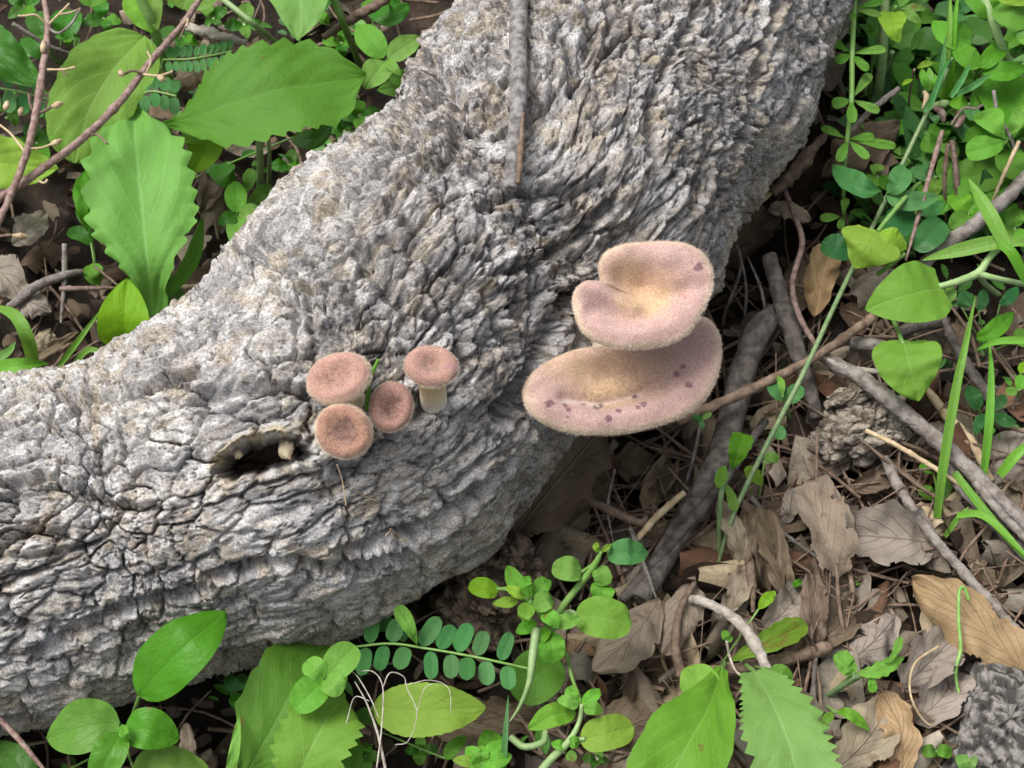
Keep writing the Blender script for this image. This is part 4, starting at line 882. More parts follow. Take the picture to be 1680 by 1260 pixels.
plant('cordate_plant', 'wavy heart-shaped green leaf hanging above the rotten bark piece', 'plant', (1462, 520, 0), [
    ('bright', [(1481, 560, 4.4), (1492, 600, 4.6), (1506, 658, 3.8)], 112, 'heart', dict(fold=.08, wave=.07))], stems=[([(1482, 566, 4.4), (1472, 540, 4), (1462, 520, 0)], [4, 4, 3], S_GREEN)], auto=False)
grass('broad grass blade crossing from the jointed stem to the thin wavy twig', [(1700, 400, 6.2), (1640, 398, 6), (1580, 410, 5.6), (1512, 427, 5)], 26, kind='lance')
grass('short upright grass blade rising from the joint of the broad blade', [(1650, 405, 6), (1622, 350, 6.4), (1588, 292, 6.4)], 26, kind='blade')
grass('grass blade curving down from the joint of the broad blade', [(1640, 400, 6), (1662, 420, 6), (1690, 480, 5)], 20)
grass('long upright grass blade crossing the thick bent twig', [(1537, 850, 1.4), (1548, 760, 3.0), (1568, 640, 4.4), (1585, 560, 5), (1601, 484, 5)], 17)
grass('dull upright grass blade beside the dark mint leaves', [(1612, 790, 1.6), (1622, 700, 3), (1626, 620, 3.6), (1623, 555, 3.8)], 15, 'small')
grass('short bright grass blade leaning over the grey flat leaf', [(1640, 780, 2), (1664, 750, 2.6), (1700, 715, 3)], 18)
grass('long grass blade slanting down under the thick bent twig', [(1566, 775, 2.4), (1600, 820, 2.4), (1650, 880, 2.4), (1710, 945, 2.4)], 15)
grass('second slanting grass blade running beside the thick bent twig', [(1570, 845, 2), (1620, 850, 2.6), (1700, 930, 2.6)], 14)
grass('thin grass blade at the foot of the slanting blades', [(1550, 880, 1), (1572, 850, 1.8), (1590, 830, 2)], 10)
grass('grass blade curving in at the frame edge above the grey twigs', [(1700, 560, 5), (1640, 560, 4.6), (1600, 575, 4)], 14)
for i, (x, y) in enumerate(((1558, -10), (1566, -10))):
    grass(['tall grass stem rising before the trefoil leaves, the log side of the pair', 'tall grass stem touching its twin before the trefoil leaves, on the thicket side'][i], [(x - 12, 190, 1), (x - 6, 110, 4), (x, 40, 5.4), (x + 8 * i, -30, 6)], 13, 'blade', 'twin tall grass stems', fold=.5)
o_ = thing('grass_culm', 'long pale green ribbed stem slanting over the twigs and litter', 'grass')
stalk(o_, [(1172, 945, .4), (1205, 840, 2.4), (1262, 722, 3.8), (1318, 612, 4.8), (1370, 500, 4.4), (1440, 355, 3.2), (1500, 228, 4.4), (1548, 128, 5), (1562, 95, 6)], [2.6, 4, 4.4, 4.4, 4, 4, 3.8, 3.4, 2], S_CULM, 'stem', .02)
for p, w in (([(1525, 180, 6), (1545, 120, 6.4), (1562, 92, 6.4)], 9), ([(1560, 160, 6), (1580, 128, 6.4), (1592, 102, 6.4)], 10), ([(1570, 156, 5.6), (1600, 140, 6), (1626, 120, 6)], 12), ([(1515, 185, 6), (1540, 140, 6), (1552, 60, 6)], 12)):
    leaf(o_, 'blue', p, w, 'blade', fold=.5, wave=.01, name='blade')
plant('clover_plant', 'folded bright fan-shaped young leaf beside the long pale stem', 'plant', (1180, 935, 0), [
    ('bright', [(1200, 772, 3), (1210, 742, 3.6), (1220, 712, 3.6)], 52, 'spat', dict(fold=.5, wave=.06, tooth=.2, nteeth=6)), ('bright', [(1178, 800, 3), (1184, 778, 3.2), (1190, 764, 3.2)], 24, 'ovate', SM), ('bright', [(1186, 788, 3), (1198, 810, 2.8), (1206, 838, 2.6)], 22, 'spat', SM)],
    stems=[([(1195, 775, 3), (1182, 820, 2.6), (1180, 935, 0)], [4, 5, 5], S_CULM)], auto=False)
plant('clover_plant', 'tiny three-leaved seedling just under the rim of the wide mushroom', 'plant', (1115, 830, 0), [
    ('blue', [(1150, 690, 3.2), (1142, 684, 3.4), (1136, 690, 3.2)], 12, 'ovate', SM), ('blue', [(1150, 690, 3.2), (1152, 697, 3.3), (1153, 705, 3.2)], 13, 'ovate', SM), ('pale', [(1150, 688, 3.2), (1160, 682, 3.4), (1168, 676, 3.3)], 12, 'ovate', SM)], stems=[([(1150, 690, 3.2), (1138, 750, 2), (1115, 830, 0)], [2.4, 2.8, 3], T_GREY)], auto=False)
plant('clover_plant', 'small blue-green clover leaflets clasping the long pale stem', 'plant', (1300, 700, 0), [
    ('blue', [(1290, 655, 3), (1276, 640, 3.2), (1266, 622, 3)], 30, 'round', SM), ('blue', [(1292, 660, 3), (1302, 648, 3.2), (1312, 632, 3)], 28, 'round', SM), ('small', [(1284, 650, 3.4), (1282, 630, 3.6), (1276, 616, 3.4)], 12, 'lance', SM), ('blue', [(1270, 700, 2.4), (1278, 712, 2.4), (1274, 720, 2.4)], 24, 'round', SM)])
plant('clover_plant', 'yellowish ragged little leaf by the foot of the long pale stem', 'plant', (1240, 850, 0), [('lime', [(1226, 765, 2), (1238, 780, 2.2), (1252, 796, 2)], 34, 'ovate', dict(tooth=.3, nteeth=4)), ('small', [(1254, 756, 2), (1266, 750, 2.2), (1278, 756, 2)], 18, 'round', SM)])
plant('mint_plant', 'dark toothed mint leaves crossed by the dull grass blade', 'plant', (1625, 700, 0), [
    ('mint', [(1606, 672, 2.2), (1598, 652, 2.5), (1588, 632, 2.2)], 34, 'ovate', SM), ('mint', [(1630, 678, 2.2), (1648, 690, 2.5), (1668, 692, 2.2)], 30, 'ovate', SM), ('mint', [(1626, 672, 2.2), (1640, 660, 2.4), (1650, 648, 2.2)], 26, 'ovate', SM), ('mint', [(1618, 682, 2), (1606, 695, 2.2), (1600, 715, 2)], 26, 'ovate', SM), ('mint', [(1614, 690, 2), (1616, 700, 2), (1622, 712, 2)], 20, 'ovate', SM)])
plant('mint_plant', 'dewy speckled green leaf leaning over the pale root', 'plant', (1620, 580, 0), [('mid', [(1602, 556, 3), (1630, 542, 3.4), (1662, 512, 3)], 38, 'ovate', SM), ('mid', [(1664, 560, 2.6), (1674, 556, 2.6), (1690, 550, 2.6)], 34, 'round', SM), ('mint', [(1578, 505, 2.6), (1582, 495, 2.8), (1590, 480, 2.6)], 28, 'round', SM), ('mint', [(1605, 510, 2.6), (1612, 495, 2.8), (1614, 474, 2.6)], 24, 'ovate', SM), ('mint', [(1640, 500, 2.4), (1655, 490, 2.6), (1670, 470, 2.4)], 26, 'ovate', SM)])
plant('seedling', 'tiny bright round seedling leaves at the frame edge among dark twigs', 'plant', (1672, 660, 0), [('small', [(1668, 640, 2), (1660, 642, 2), (1650, 640, 2)], 16, 'round', SM), ('small', [(1672, 640, 2), (1674, 628, 2), (1676, 615, 2)], 18, 'round', SM), ('lime', [(1674, 612, 2), (1678, 604, 2), (1684, 595, 2)], 16, 'round', SM)])
plant('seedling', 'two small shaded leaflets beside the foot of the long upright grass blade', 'plant', (1540, 840, 0), [('mid', [(1532, 770, 1.2), (1522, 766, 1.4), (1510, 762, 1.2)], 22, 'round', SM), ('mid', [(1534, 815, 1), (1522, 808, 1.2), (1510, 800, 1)], 24, 'round', SM), ('deep', [(1545, 820, 1), (1552, 800, 1.2), (1556, 780, 1)], 24, 'ovate', SM)])
plant('withered_plant', 'withered flower heads on thin brown stalks above the two hairy leaves', 'plant', (1500, 215, 0), [('lime', [(1504, 112, 5), (1516, 106, 5.2), (1532, 102, 5)], 12, 'lance', SM), ('lime', [(1480, 140, 5), (1488, 134, 5), (1498, 130, 5)], 8, 'lance', SM), ('small', [(1522, 150, 5), (1516, 130, 5.4), (1512, 112, 5.4)], 14, 'lance', SM), ('small', [(1524, 150, 5), (1526, 130, 5.4), (1524, 110, 5.4)], 12, 'lance', SM), ('small', [(1528, 150, 5), (1534, 136, 5.4), (1534, 122, 5.4)], 12, 'lance', SM)],
    stems=[([(1500, 114, 5.2), (1492, 160, 3), (1490, 210, 0)], [2, 2, 2], T_BROWN), ([(1530, 172, 5), (1545, 185, 5.2), (1548, 200, 5)], [5, 6, 3], T_RED), ([(1560, 205, 5), (1580, 178, 5.3), (1600, 178, 5.3), (1612, 172, 5.2)], [2, 2, 2, 2], T_RED), ([(1568, 210, 5), (1576, 198, 5), (1582, 188, 5)], [3, 6, 3], T_RED), ([(1515, 180, 5), (1520, 160, 5), (1516, 150, 5)], [3, 5, 3], T_STRAW), ([(1535, 172, 5.2), (1548, 170, 5.4), (1556, 168, 5.2)], [4, 7, 3], S_PALE)], auto=False)
for lb, p, r_, m_ in [('reddish thin stem leaning across the dark round leaves', [(1546, 215, 5), (1530, 270, 4.6), (1508, 350, 4.2), (1486, 428, 3.6)], 4, T_RED), ('thin brown stem standing before the trefoil leaves', [(1556, 236, 4), (1550, 290, 3), (1552, 370, 1)], 4, T_BROWN), ('thin grey-brown stem beside the twin grass joint', [(1562, 230, 4), (1570, 300, 3), (1572, 372, 1.2)], 4.5, T_RED),
                     ('yellow dry straw leaning toward the grey twig', [(1672, 232, 5), (1650, 280, 4.6), (1628, 330, 3.4)], 3.4, T_STRAW), ('thin grey stalk rising behind the spotted trefoil', [(1630, 148, 5), (1638, 190, 4.4), (1660, 230, 4), (1672, 285, 3)], 3.2, T_GREY),
                     ('dark thin stick leaning on the log edge', [(1306, 76, 6), (1322, 130, 4.4), (1350, 205, 2)], 5, T_BROWN), ('grey slim twig rising from the brown curled leaf', [(1390, 222, 3.6), (1430, 180, 4), (1475, 145, 4.2)], [4, 5, 5], T_GREY)]:
    twig(lb, p, r_, m_)
# twigs and branches on the right-hand ground
twig('thick grey forked twig running down to the frame edge from the crossing of twigs', [(1345, 582, 2.8), (1420, 625, 2.9), (1500, 690, 2.8), (1560, 742, 2.6), (1620, 800, 2.4), (1720, 895, 2)], [9, 13, 13, 14, 12, 11], T_GREY, 'branch', [([(1560, 745, 2.4), (1568, 790, 2), (1600, 825, 2), (1660, 890, 1.8), (1720, 950, 1.6)], [8, 9, 9, 8, 8], T_GREY, 'side_branch'), ([(1600, 790, 2.6), (1640, 840, 2.4), (1700, 900, 2)], [7, 7, 7], T_GREY, 'side_branch')])
twig('tan straight twig running from under the wide mushroom to the heart-shaped leaf', [(1110, 690, 3), (1180, 662, 3.2), (1260, 625, 3.2), (1350, 578, 3.2), (1432, 520, 3)], [9, 9, 8, 7, 8], T_BROWN, 'twig')
twig('dark broken branch standing upright beside the wide mushroom', [(1262, 420, 3.0), (1278, 480, 2.8), (1298, 545, 2.4), (1322, 615, 2), (1340, 688, 1.6)], [13, 14, 15, 13, 12], T_DARK, 'branch', bumpy=.2)
twig('stout dark branch curving down beside the wide mushroom to the curled leaves', [(1300, 500, 1.8), (1248, 540, 2), (1218, 610, 2), (1196, 700, 1.8), (1170, 775, 1.6), (1115, 870, 1.4), (1050, 985, 1.2)], [14, 22, 22, 22, 21, 20, 19], T_DARK, 'branch', bumpy=.12)
twig('straight dark stick lying against the stout dark branch', [(1255, 690, 1.4), (1180, 800, 2.0), (1110, 880, 1.8), (1020, 985, 1.2)], [7, 8, 9, 9], T_DARK, 'branch', bumpy=.12)
twig('thin wavy brown twig winding down to the crossing of twigs', [(1282, 298, 2.6), (1300, 345, 3), (1316, 398, 3.2), (1300, 465, 3.2), (1312, 520, 3.2), (1342, 572, 3)], [4, 4.5, 5, 4.5, 5, 4], T_RED, 'twig', bumpy=.1)
twig('pale peeling twig stub between the crossing of twigs and the wavy leaf', [(1350, 585, 2.9), (1385, 603, 3), (1440, 610, 2.8)], [4, 6, 4.5], T_PALE, 'twig')
twig('short cut grey stick with pale end under the broad heart-shaped leaf', [(1395, 562, 2.2), (1430, 566, 2.3), (1458, 572, 2.2)], [12, 12, 11], T_GREY, 'cut_stick', bumpy=.08)
twig('grey branch slanting up behind the dark round leaves to the frame edge', [(1500, 448, 2.4), (1545, 408, 3), (1610, 360, 3.4), (1650, 325, 3.6), (1720, 255, 3.8)], [10, 10, 12, 12, 11], T_GREY, 'branch', bumpy=.25)
twig('thin pale dry stem pointing over the rotten bark piece', [(1420, 706, 2.8), (1470, 730, 2.8), (1540, 772, 2.4), (1590, 806, 2)], [4, 4, 4, 3], T_STRAW)
twig('knotted grey-brown twig slanting past the flat grey leaf', [(1452, 752, 1.8), (1478, 805, 2), (1530, 880, 2), (1590, 950, 1.9), (1650, 1015, 1.8), (1720, 1090, 1.6)], [8, 9, 8, 9, 8, 8], T_GREY, 'twig', bumpy=.28)
twig('tan dry root running beside the long upright grass blade', [(1522, 640, 1.6), (1560, 690, 1.8), (1600, 735, 1.8), (1625, 790, 1.2)], [6, 9, 8, 6], T_STRAW)
twig('dark knobbly twig behind the long upright grass blade', [(1548, 520, 2.2), (1568, 570, 2.2), (1600, 620, 2), (1650, 690, 1.6)], [6, 8, 9, 8], T_DARK)
twig('dark stub with pale broken end beside the cut stick', [(1475, 548, 2), (1500, 535, 2), (1548, 528, 1.8)], [9, 11, 10], T_DARK)
twig('pale weathered twig bending over the bright toothed leaf', [(1118, 1050, 1.4), (1125, 988, 2), (1160, 990, 2.6), (1205, 1015, 2.8), (1238, 1055, 2.8), (1260, 1102, 2.6)], [8, 7, 8, 9, 10, 8], T_PALE, 'twig', bumpy=.25)
twig('brown straight stick lying behind the bright toothed leaf', [(1130, 1102, 1.6), (1200, 1098, 1.8), (1290, 1080, 1.8), (1362, 1062, 1.6)], [8, 9, 11, 10], T_BROWN, 'twig')
twig('grey-brown twig with blunt base dropping between the pale curled leaves', [(1140, 955, 2), (1116, 1000, 2.4), (1108, 1060, 2.2), (1118, 1108, 1.6)], [4, 6, 8, 9], T_BROWN)
twig('slender tan root forking in the hollow beneath the mushrooms', [(945, 812, 1.8), (990, 832, 2), (1045, 856, 2), (1062, 850, 2)], [6, 7, 7, 4], T_BROWN)
twig('yellowish stick leaning on the stout dark branch', [(1045, 885, 1.8), (1080, 845, 2.2), (1122, 808, 2.2)], [5, 6, 5], T_STRAW)
twig('thin straight stalk dropping from the tiny seedling beneath the mushrooms', [(1008, 770, 2), (997, 830, 2), (1006, 890, 1.4)], 2.6, T_GREY)
twig('slim pale stick rising out of the pale curled leaf', [(1034, 866, 2.4), (1056, 925, 2.2), (1078, 985, 1.8)], 3.6, T_GREY)
twig('thin dark stick lying in the curled narrow leaves', [(1232, 815, 1.4), (1280, 870, 1.6), (1350, 920, 1.4)], 4, T_GREY)
twig('short brown stick standing between the curled narrow leaves', [(1225, 885, 1.2), (1232, 940, 1.6), (1236, 1005, 1.2)], 8, T_BROWN)
twig('short brown twig leaning by the flat grey leaf', [(1390, 925, 1), (1398, 960, 1.4), (1400, 1000, 1)], 4, T_BROWN)
twig('dim grey root crossing the dark hollow behind the upper mushroom', [(1195, 500, 1), (1215, 440, 2), (1208, 400, 2.4)], 3, T_GREY)
twig('twin dim root hanging in the dark hollow behind the upper mushroom', [(1222, 520, 1), (1224, 470, 2), (1212, 405, 2.6)], 2.4, T_GREY)
twig('thin pale stem arching across the dark hollow', [(1262, 560, 1), (1250, 480, 2), (1226, 420, 2.4)], 2.6, T_GREY)
twig('broken orange-brown bark sliver at the log edge by the cleavers', [(1268, 318, 3), (1310, 272, 3.6), (1355, 218, 4)], [8, 12, 6], T_BROWN, 'bark_sliver', bumpy=.5)
twig('pale thin stick poking from under the log edge', [(1225, 352, 2.4), (1255, 325, 2.8), (1278, 302, 3)], [4, 4, 3], T_STRAW)
twig('yellow bent tendril in front of the grey curled leaves', [(1540, 1060, 2), (1500, 1090, 2.4), (1494, 1140, 2.2), (1520, 1186, 1.6), (1560, 1195, 1.2)], 2, T_STRAW, bumpy=.05)
twig('green curling tendril hanging before the long ochre leaf', [(1590, 985, 3), (1582, 965, 3.2), (1574, 970, 3.2), (1573, 1020, 2.8), (1576, 1065, 2.4), (1568, 1110, 2), (1586, 1178, 1.4)], 3, S_GREEN, 'tendril', bumpy=.04, cat='tendril')
twig('dry stem lying before the bright toothed leaf and the brown curled leaf', [(1340, 1060, 1.6), (1335, 1130, 1.6), (1342, 1190, 1.4)], 4, T_DARK)
twig('reddish twig entering at the corner under the log', [(-30, 1150, 5.4), (30, 1212, 5.4), (90, 1285, 5)], 5, T_RED, bumpy=.08)
# the stick lying on the log
ob_ = thing('grey_stick', 'smooth grey broken stick lying lengthwise on the log bark', 'stick')
st_p = [(852, -60), (852, 0), (850, 60), (852, 130), (848, 200), (842, 260), (838, 310)]
tube('wood', [tuple(S(x, y, .010)) for x, y in st_p], [PX(S(x, y)) * r_ for (x, y), r_ in zip(st_p, (14, 14.5, 14.5, 13.5, 13, 12.5, 11))], T_STICK, ob_, 20, .06, 5, 140)
tube('split_bark', [tuple(S(x, y, .013)) for x, y in ((858, 185), (855, 240), (850, 302))], [PX(S(860, 240)) * r_ for r_ in (2, 5, 4)], T_BROWN, ob_, 10, .35, 8, 30)
gp = [S(602, 672, .004), S(606, 625, .014), S(621, 590, .020)]
o_ = tube('grass_shoot', [tuple(p) for p in gp], [PX(gp[0]) * r_ for r_ in (4, 4, 3)], G['blade'], None, 8); tag(o_, 'short green grass tip between the huddled small mushrooms', 'grass')

# dead leaves on the right-hand ground
for lb, m_, p, w, kw in [
    ('flat grey-brown dead leaf with branching veins below the rotten bark piece', 'grey', [(1535, 892, 1.3), (1470, 882, 1.8), (1392, 878, 1.3)], 116, {}),
    ('folded upright tan dead leaf beside the flat grey-brown one', 'tan', [(1378, 945, 1.2), (1352, 870, 2.2), (1322, 792, 1.8)], 92, dict(fold=.55)),
    ('second folded tan dead leaf behind the first folded one', 'tan', [(1385, 940, .8), (1375, 880, 1.8), (1352, 790, 1.6)], 70, dict(fold=.4)),
    ('long ochre dead leaf with wavy toothed rim under the knotted twig', 'ochre', [(1720, 1140, 1.5), (1640, 1060, 2.2), (1560, 990, 2.4), (1496, 950, 2)], 118, dict(tooth=.12, nteeth=9, curl=-.1)),
    ('pale tan curled dead leaf below the spatula-shaped green leaf', 'tan', [(1082, 985, 2), (1040, 1040, 2.8), (972, 1100, 2)], 96, dict(curl=-.45, fold=-.1)),
    ('pale ragged dead leaf behind the blunt grey-brown twig', 'tan', [(1140, 945, 1.6), (1122, 1000, 2.2), (1088, 1075, 1.6)], 72, dict(curl=-.3)),
    ('small pale dead leaf pointing up above the tendrils', 'grey', [(1385, 1095, 1.2), (1435, 1050, 1.8), (1470, 1010, 1.4)], 72, {}),
    ('grey curled dead leaf under the yellow tendril', 'grey', [(1480, 1130, 1.2), (1520, 1090, 1.9), (1565, 1045, 1.4)], 90, dict(curl=.4)),
    ('grey papery dead leaf folded under the green tendril', 'grey', [(1500, 1185, 1), (1540, 1150, 1.6), (1575, 1100, 1.2)], 80, dict(fold=.4)),
    ('mottled brown dead leaf at the picture bottom beside the bright toothed leaf', 'tan', [(1365, 1270, 1.2), (1420, 1215, 2), (1470, 1140, 1.6)], 100, dict(curl=-.3)),
    ('rusty dead leaf overlapping the mottled brown one', 'ochre', [(1480, 1275, 1.2), (1478, 1200, 2), (1445, 1135, 1.8)], 70, dict(fold=-.3)),
    ('reddish brown upright dead leaf below the folded tan leaves', 'brown', [(1340, 1060, 1.2), (1335, 1000, 2), (1335, 940, 1.6)], 52, {}),
    ('crumpled dark brown dead leaf below the folded tan leaves', 'brown', [(1330, 1065, .8), (1370, 1030, 1.6), (1405, 990, 1)], 70, dict(wave=.12)),
    ('large smooth brown dead leaf tucked under the log beneath the mushrooms', 'brown', [(842, 880, 1.8), (905, 800, 2.8), (985, 705, 2.6)], 130, dict(curl=.3, wave=.03)),
    ('brown dead leaf edge curling beside the large smooth one', 'brown', [(900, 905, .4), (945, 840, .4), (1000, 770, -.6)], 66, dict(curl=.5)),
    ('brown dead leaf under the vetch and the toothed oval leaf', 'brown', [(700, 1195, 1), (790, 1180, 1.5), (905, 1170, 1.2)], 86, {}),
    ('wide brown dead leaf beneath the glossy spatula leaf at the bottom', 'brown', [(960, 1225, .8), (1030, 1190, 1.3), (1105, 1165, 1)], 110, {}),
    ('ochre dead leaf between the pale curled leaf and the pimpernel stem', 'ochre', [(925, 1090, 1), (950, 1055, 1.5), (960, 1020, 1)], 70, {}),
    ('narrow curled tan dead leaf leaning at the foot of the long pale stem', 'tan', [(1225, 945, 1), (1210, 880, 2), (1178, 822, 1.8)], 46, dict(fold=.6)),
    ('narrow brown dead leaf standing beside the short brown stick', 'brown', [(1262, 970, 1), (1248, 890, 2), (1222, 840, 1.8)], 40, dict(fold=.6)),
    ('broad brown dead leaf standing on edge among narrow ones', 'brown', [(1290, 985, 1), (1272, 910, 2), (1240, 830, 1.6)], 56, dict(fold=.5)),
    ('ragged cream dead leaf piece under the short brown stick', 'tan', [(1195, 1005, 1), (1215, 960, 1.6), (1222, 930, 1.4)], 44, {}),
    ('pale thin dead leaf scrap above the folded tan leaves', 'grey', [(1280, 862, 1), (1296, 835, 1.6), (1300, 800, 1.4)], 34, {}),
    ('grey dead leaf with dark tear beside the reddish upright one', 'grey', [(1255, 1030, 1), (1285, 1005, 1.5), (1318, 965, 1.2)], 60, {}),
    ('brown curved dead leaf under the climbing cleavers', 'brown', [(1350, 290, 2), (1400, 245, 3), (1475, 205, 2.4)], 84, dict(curl=-.4)),
    ('dull tan dead leaf below the climbing cleavers', 'brown', [(1380, 300, 1.4), (1420, 275, 2), (1465, 240, 1.6)], 70, {}),
    ('small pale dead leaf on the dark hollow edge by the wavy twig', 'tan', [(1258, 345, 2), (1290, 342, 2.4), (1330, 362, 2)], 34, dict(fold=.3)),
    ('dark dead leaf filling the hollow behind the upper mushroom', 'brown', [(1190, 440, -1.6), (1215, 400, -1.0), (1255, 345, -1.2)], 90, {}),
    ('rounded brown dead leaf behind the dark broken branch', 'brown', [(1290, 520, 0), (1310, 470, .4), (1312, 420, .2)], 66, {}),
    ('ochre-rimmed dead leaf beside the dark round leaf', 'ochre', [(1335, 520, 1), (1345, 460, 1.6), (1362, 400, 1.4)], 62, dict(fold=.3)),
    ('grey dead leaf tilted under the short bright grass blade', 'grey', [(1625, 800, 1), (1650, 760, 1.5), (1690, 700, 1.2)], 100, {}),
    ('grey leaf scrap under the long upright grass blade', 'grey', [(1500, 560, 1), (1520, 545, 1.4), (1550, 555, 1)], 50, {}),
    ('tan dead leaf strip between the dark stub and the grass blade', 'brown', [(1545, 580, 1), (1565, 560, 1.4), (1580, 530, 1)], 44, {}),
    ('dim brown dead leaf below the rotten bark piece', 'brown', [(1395, 800, .8), (1440, 790, 1.2), (1480, 760, .8)], 50, {}),
    ('grey dead leaf sliding under the thick forked twig', 'grey', [(1500, 740, .8), (1540, 710, 1.4), (1590, 700, 1)], 50, {}),
    ('dull dead leaf corner beneath the bottom bark block', 'brown', [(1500, 1265, .6), (1530, 1225, 1), (1570, 1190, .8)], 60, {}),
    ('small pointed dry leaf between the log and the bottom left sprig', 'tan', [(312, 1260, 1.4), (308, 1222, 2), (305, 1185, 2)], 30, dict(fold=.4))]:
    dead(lb, m_, p, w, **kw)
lumpchunk('rotten ridged bark piece lying under the thick forked twig', 1412, 706, 1.5, 76, 44, .75, 22, ((.11, .09, .07), (.34, .30, .25)), 4)
lumpchunk('small pale bark flake leaning on the rotten ridged piece', 1392, 652, 2.2, 38, 14, .5, 22, ((.16, .13, .10), (.36, .32, .26)), 9)
lumpchunk('crumpled dark grey bark block beneath the long ochre leaf', 1640, 1200, 1.0, 90, 110, 1.3, -20, ((.06, .055, .05), (.25, .235, .22)), 14)
lumpchunk('separate lump for the lower part of the log beside the pimpernel, shade painted dark brown', 812, 965, 1.6, 72, 84, 1.7, -35, ((.05, .036, .028), (.20, .15, .11)), 23)  # lump for the log's lower side, shade put into its dark brown

# ------------------------------------------------------------------ plants below the log
plant('broad_leaf_plant', 'smooth broad-leaved green plant with one large leaf lying on the log', 'plant', (205, 1215, 1), [
    ('smooth', [(228, 1142, 6.4), (262, 1100, 7.2), (312, 1052, 7.8), (371, 1003, 7.2)], 128, 'ovate', dict(fold=.10, wave=.02)),
    ('smooth', [(196, 1184, 6.4), (140, 1192, 6.6), (76, 1212, 6)], 112, 'ovate', SM), ('smooth', [(204, 1196, 6.6), (245, 1196, 6.8), (293, 1214, 6.2)], 86, 'ovate', SM), ('smooth', [(196, 1202, 6.8), (180, 1236, 7), (150, 1292, 6.4)], 72, 'ovate', SM), ('small', [(200, 1190, 7.0), (204, 1204, 7.2), (212, 1214, 7)], 22, 'ovate', SM), ('bright', [(218, 1262, 5.6), (270, 1256, 5.8), (342, 1262, 5)], 84, 'ovate', SM), ('deep', [(60, 1290, 4), (30, 1255, 4.4), (-10, 1215, 4)], 60, 'ovate', SM)])
plant('toothed_plant', 'dark toothed leaf lying beside the four-leaved sprig under the log', 'plant', (380, 1330, 0), [
    ('mid', [(392, 1290, 4.2), (440, 1205, 5.2), (482, 1130, 5.2), (535, 1060, 4)], 150, 'winglow', dict(tooth=.10, nteeth=8, fold=.14, wave=.03)),
    ('bright', [(470, 1330, 4.4), (500, 1250, 5.4), (530, 1190, 5.6), (566, 1140, 5)], 136, 'winglow', dict(tooth=.22, nteeth=9, fold=.12, wave=.03)), ('mid', [(570, 1320, 3), (572, 1240, 3.6), (560, 1175, 3.2)], 46, 'lance', SM), ('small', [(374, 1290, 5), (385, 1230, 5.8), (393, 1170, 5.8)], 20, 'blade', SM)])
plant('opposite_leaf_sprig', 'fresh four-leaved sprig in front of the dark toothed leaf', 'plant', (560, 1180, 1),
    seg_leaves((534, 1112, 6.2), [(582, 1058, 54), (502, 1084, 38), (562, 1136, 40), (482, 1164, 56)], 'small', 'round', **SM) + [('small', [(550, 1150, 5), (558, 1142, 5), (568, 1140, 5)], 16, 'ovate', SM)])
vetch('long vetch leaf with paired oval leaflets below the log', [(575, 1062, 4.2), (640, 1056, 4.6), (700, 1064, 4.8), (780, 1078, 4.8), (872, 1098, 4.4)],
      [(606, 8), (642, 14), (690, 30), (718, 24), (752, 20), (784, 14), (822, 16)], [(600, -8), (632, -10), (668, -12), (704, 2), (738, 0), (768, 0), (798, 4), (832, 4)], 46, 26, 'blue', (565, 1110, 0),
      [('small', [(685, 1060, 5), (672, 1030, 5.6), (652, 994, 5.6)], 34, 'spat', SM), ('blue', [(596, 1040, 3.6), (620, 1025, 3.8), (650, 1022, 3.6)], 26, 'oblong', SM), ('blue', [(655, 1050, 3.4), (660, 1040, 3.6), (668, 1020, 3.4)], 24, 'oblong', SM)])
plant('small_vetch', 'little dark leaflets in the shade at the log foot beside the large smooth leaf', 'plant', (385, 1165, 0), [('blue', [(384, 1135, 2), (378, 1120, 2.2), (374, 1105, 2)], 20, 'round', SM), ('blue', [(388, 1132, 2), (394, 1120, 2.2), (402, 1106, 2)], 22, 'round', SM), ('deep', [(380, 1138, 2), (365, 1130, 2.1), (350, 1124, 2)], 16, 'ovate', SM), ('deep', [(384, 1140, 2), (388, 1150, 2.1), (386, 1162, 2)], 26, 'round', SM)])
plant('toothed_plant', 'yellow-green oval toothed leaf with a dry root lying across it', 'plant', (600, 1190, .2), [('lime', [(612, 1158, 4.8), (670, 1165, 5.2), (730, 1164, 5.4), (797, 1160, 5)], 116, 'ovate', dict(tooth=.05, nteeth=12, wave=.02)), ('deep', [(585, 1170, 3), (610, 1175, 3), (640, 1180, 3)], 34, 'ovate', SM), ('mid', [(730, 1245, 4), (745, 1225, 4.2), (766, 1208, 4)], 30, 'ovate', SM)])
r_ = thing('dry_root', 'white branched dry root lying over the oval toothed leaf', 'root')
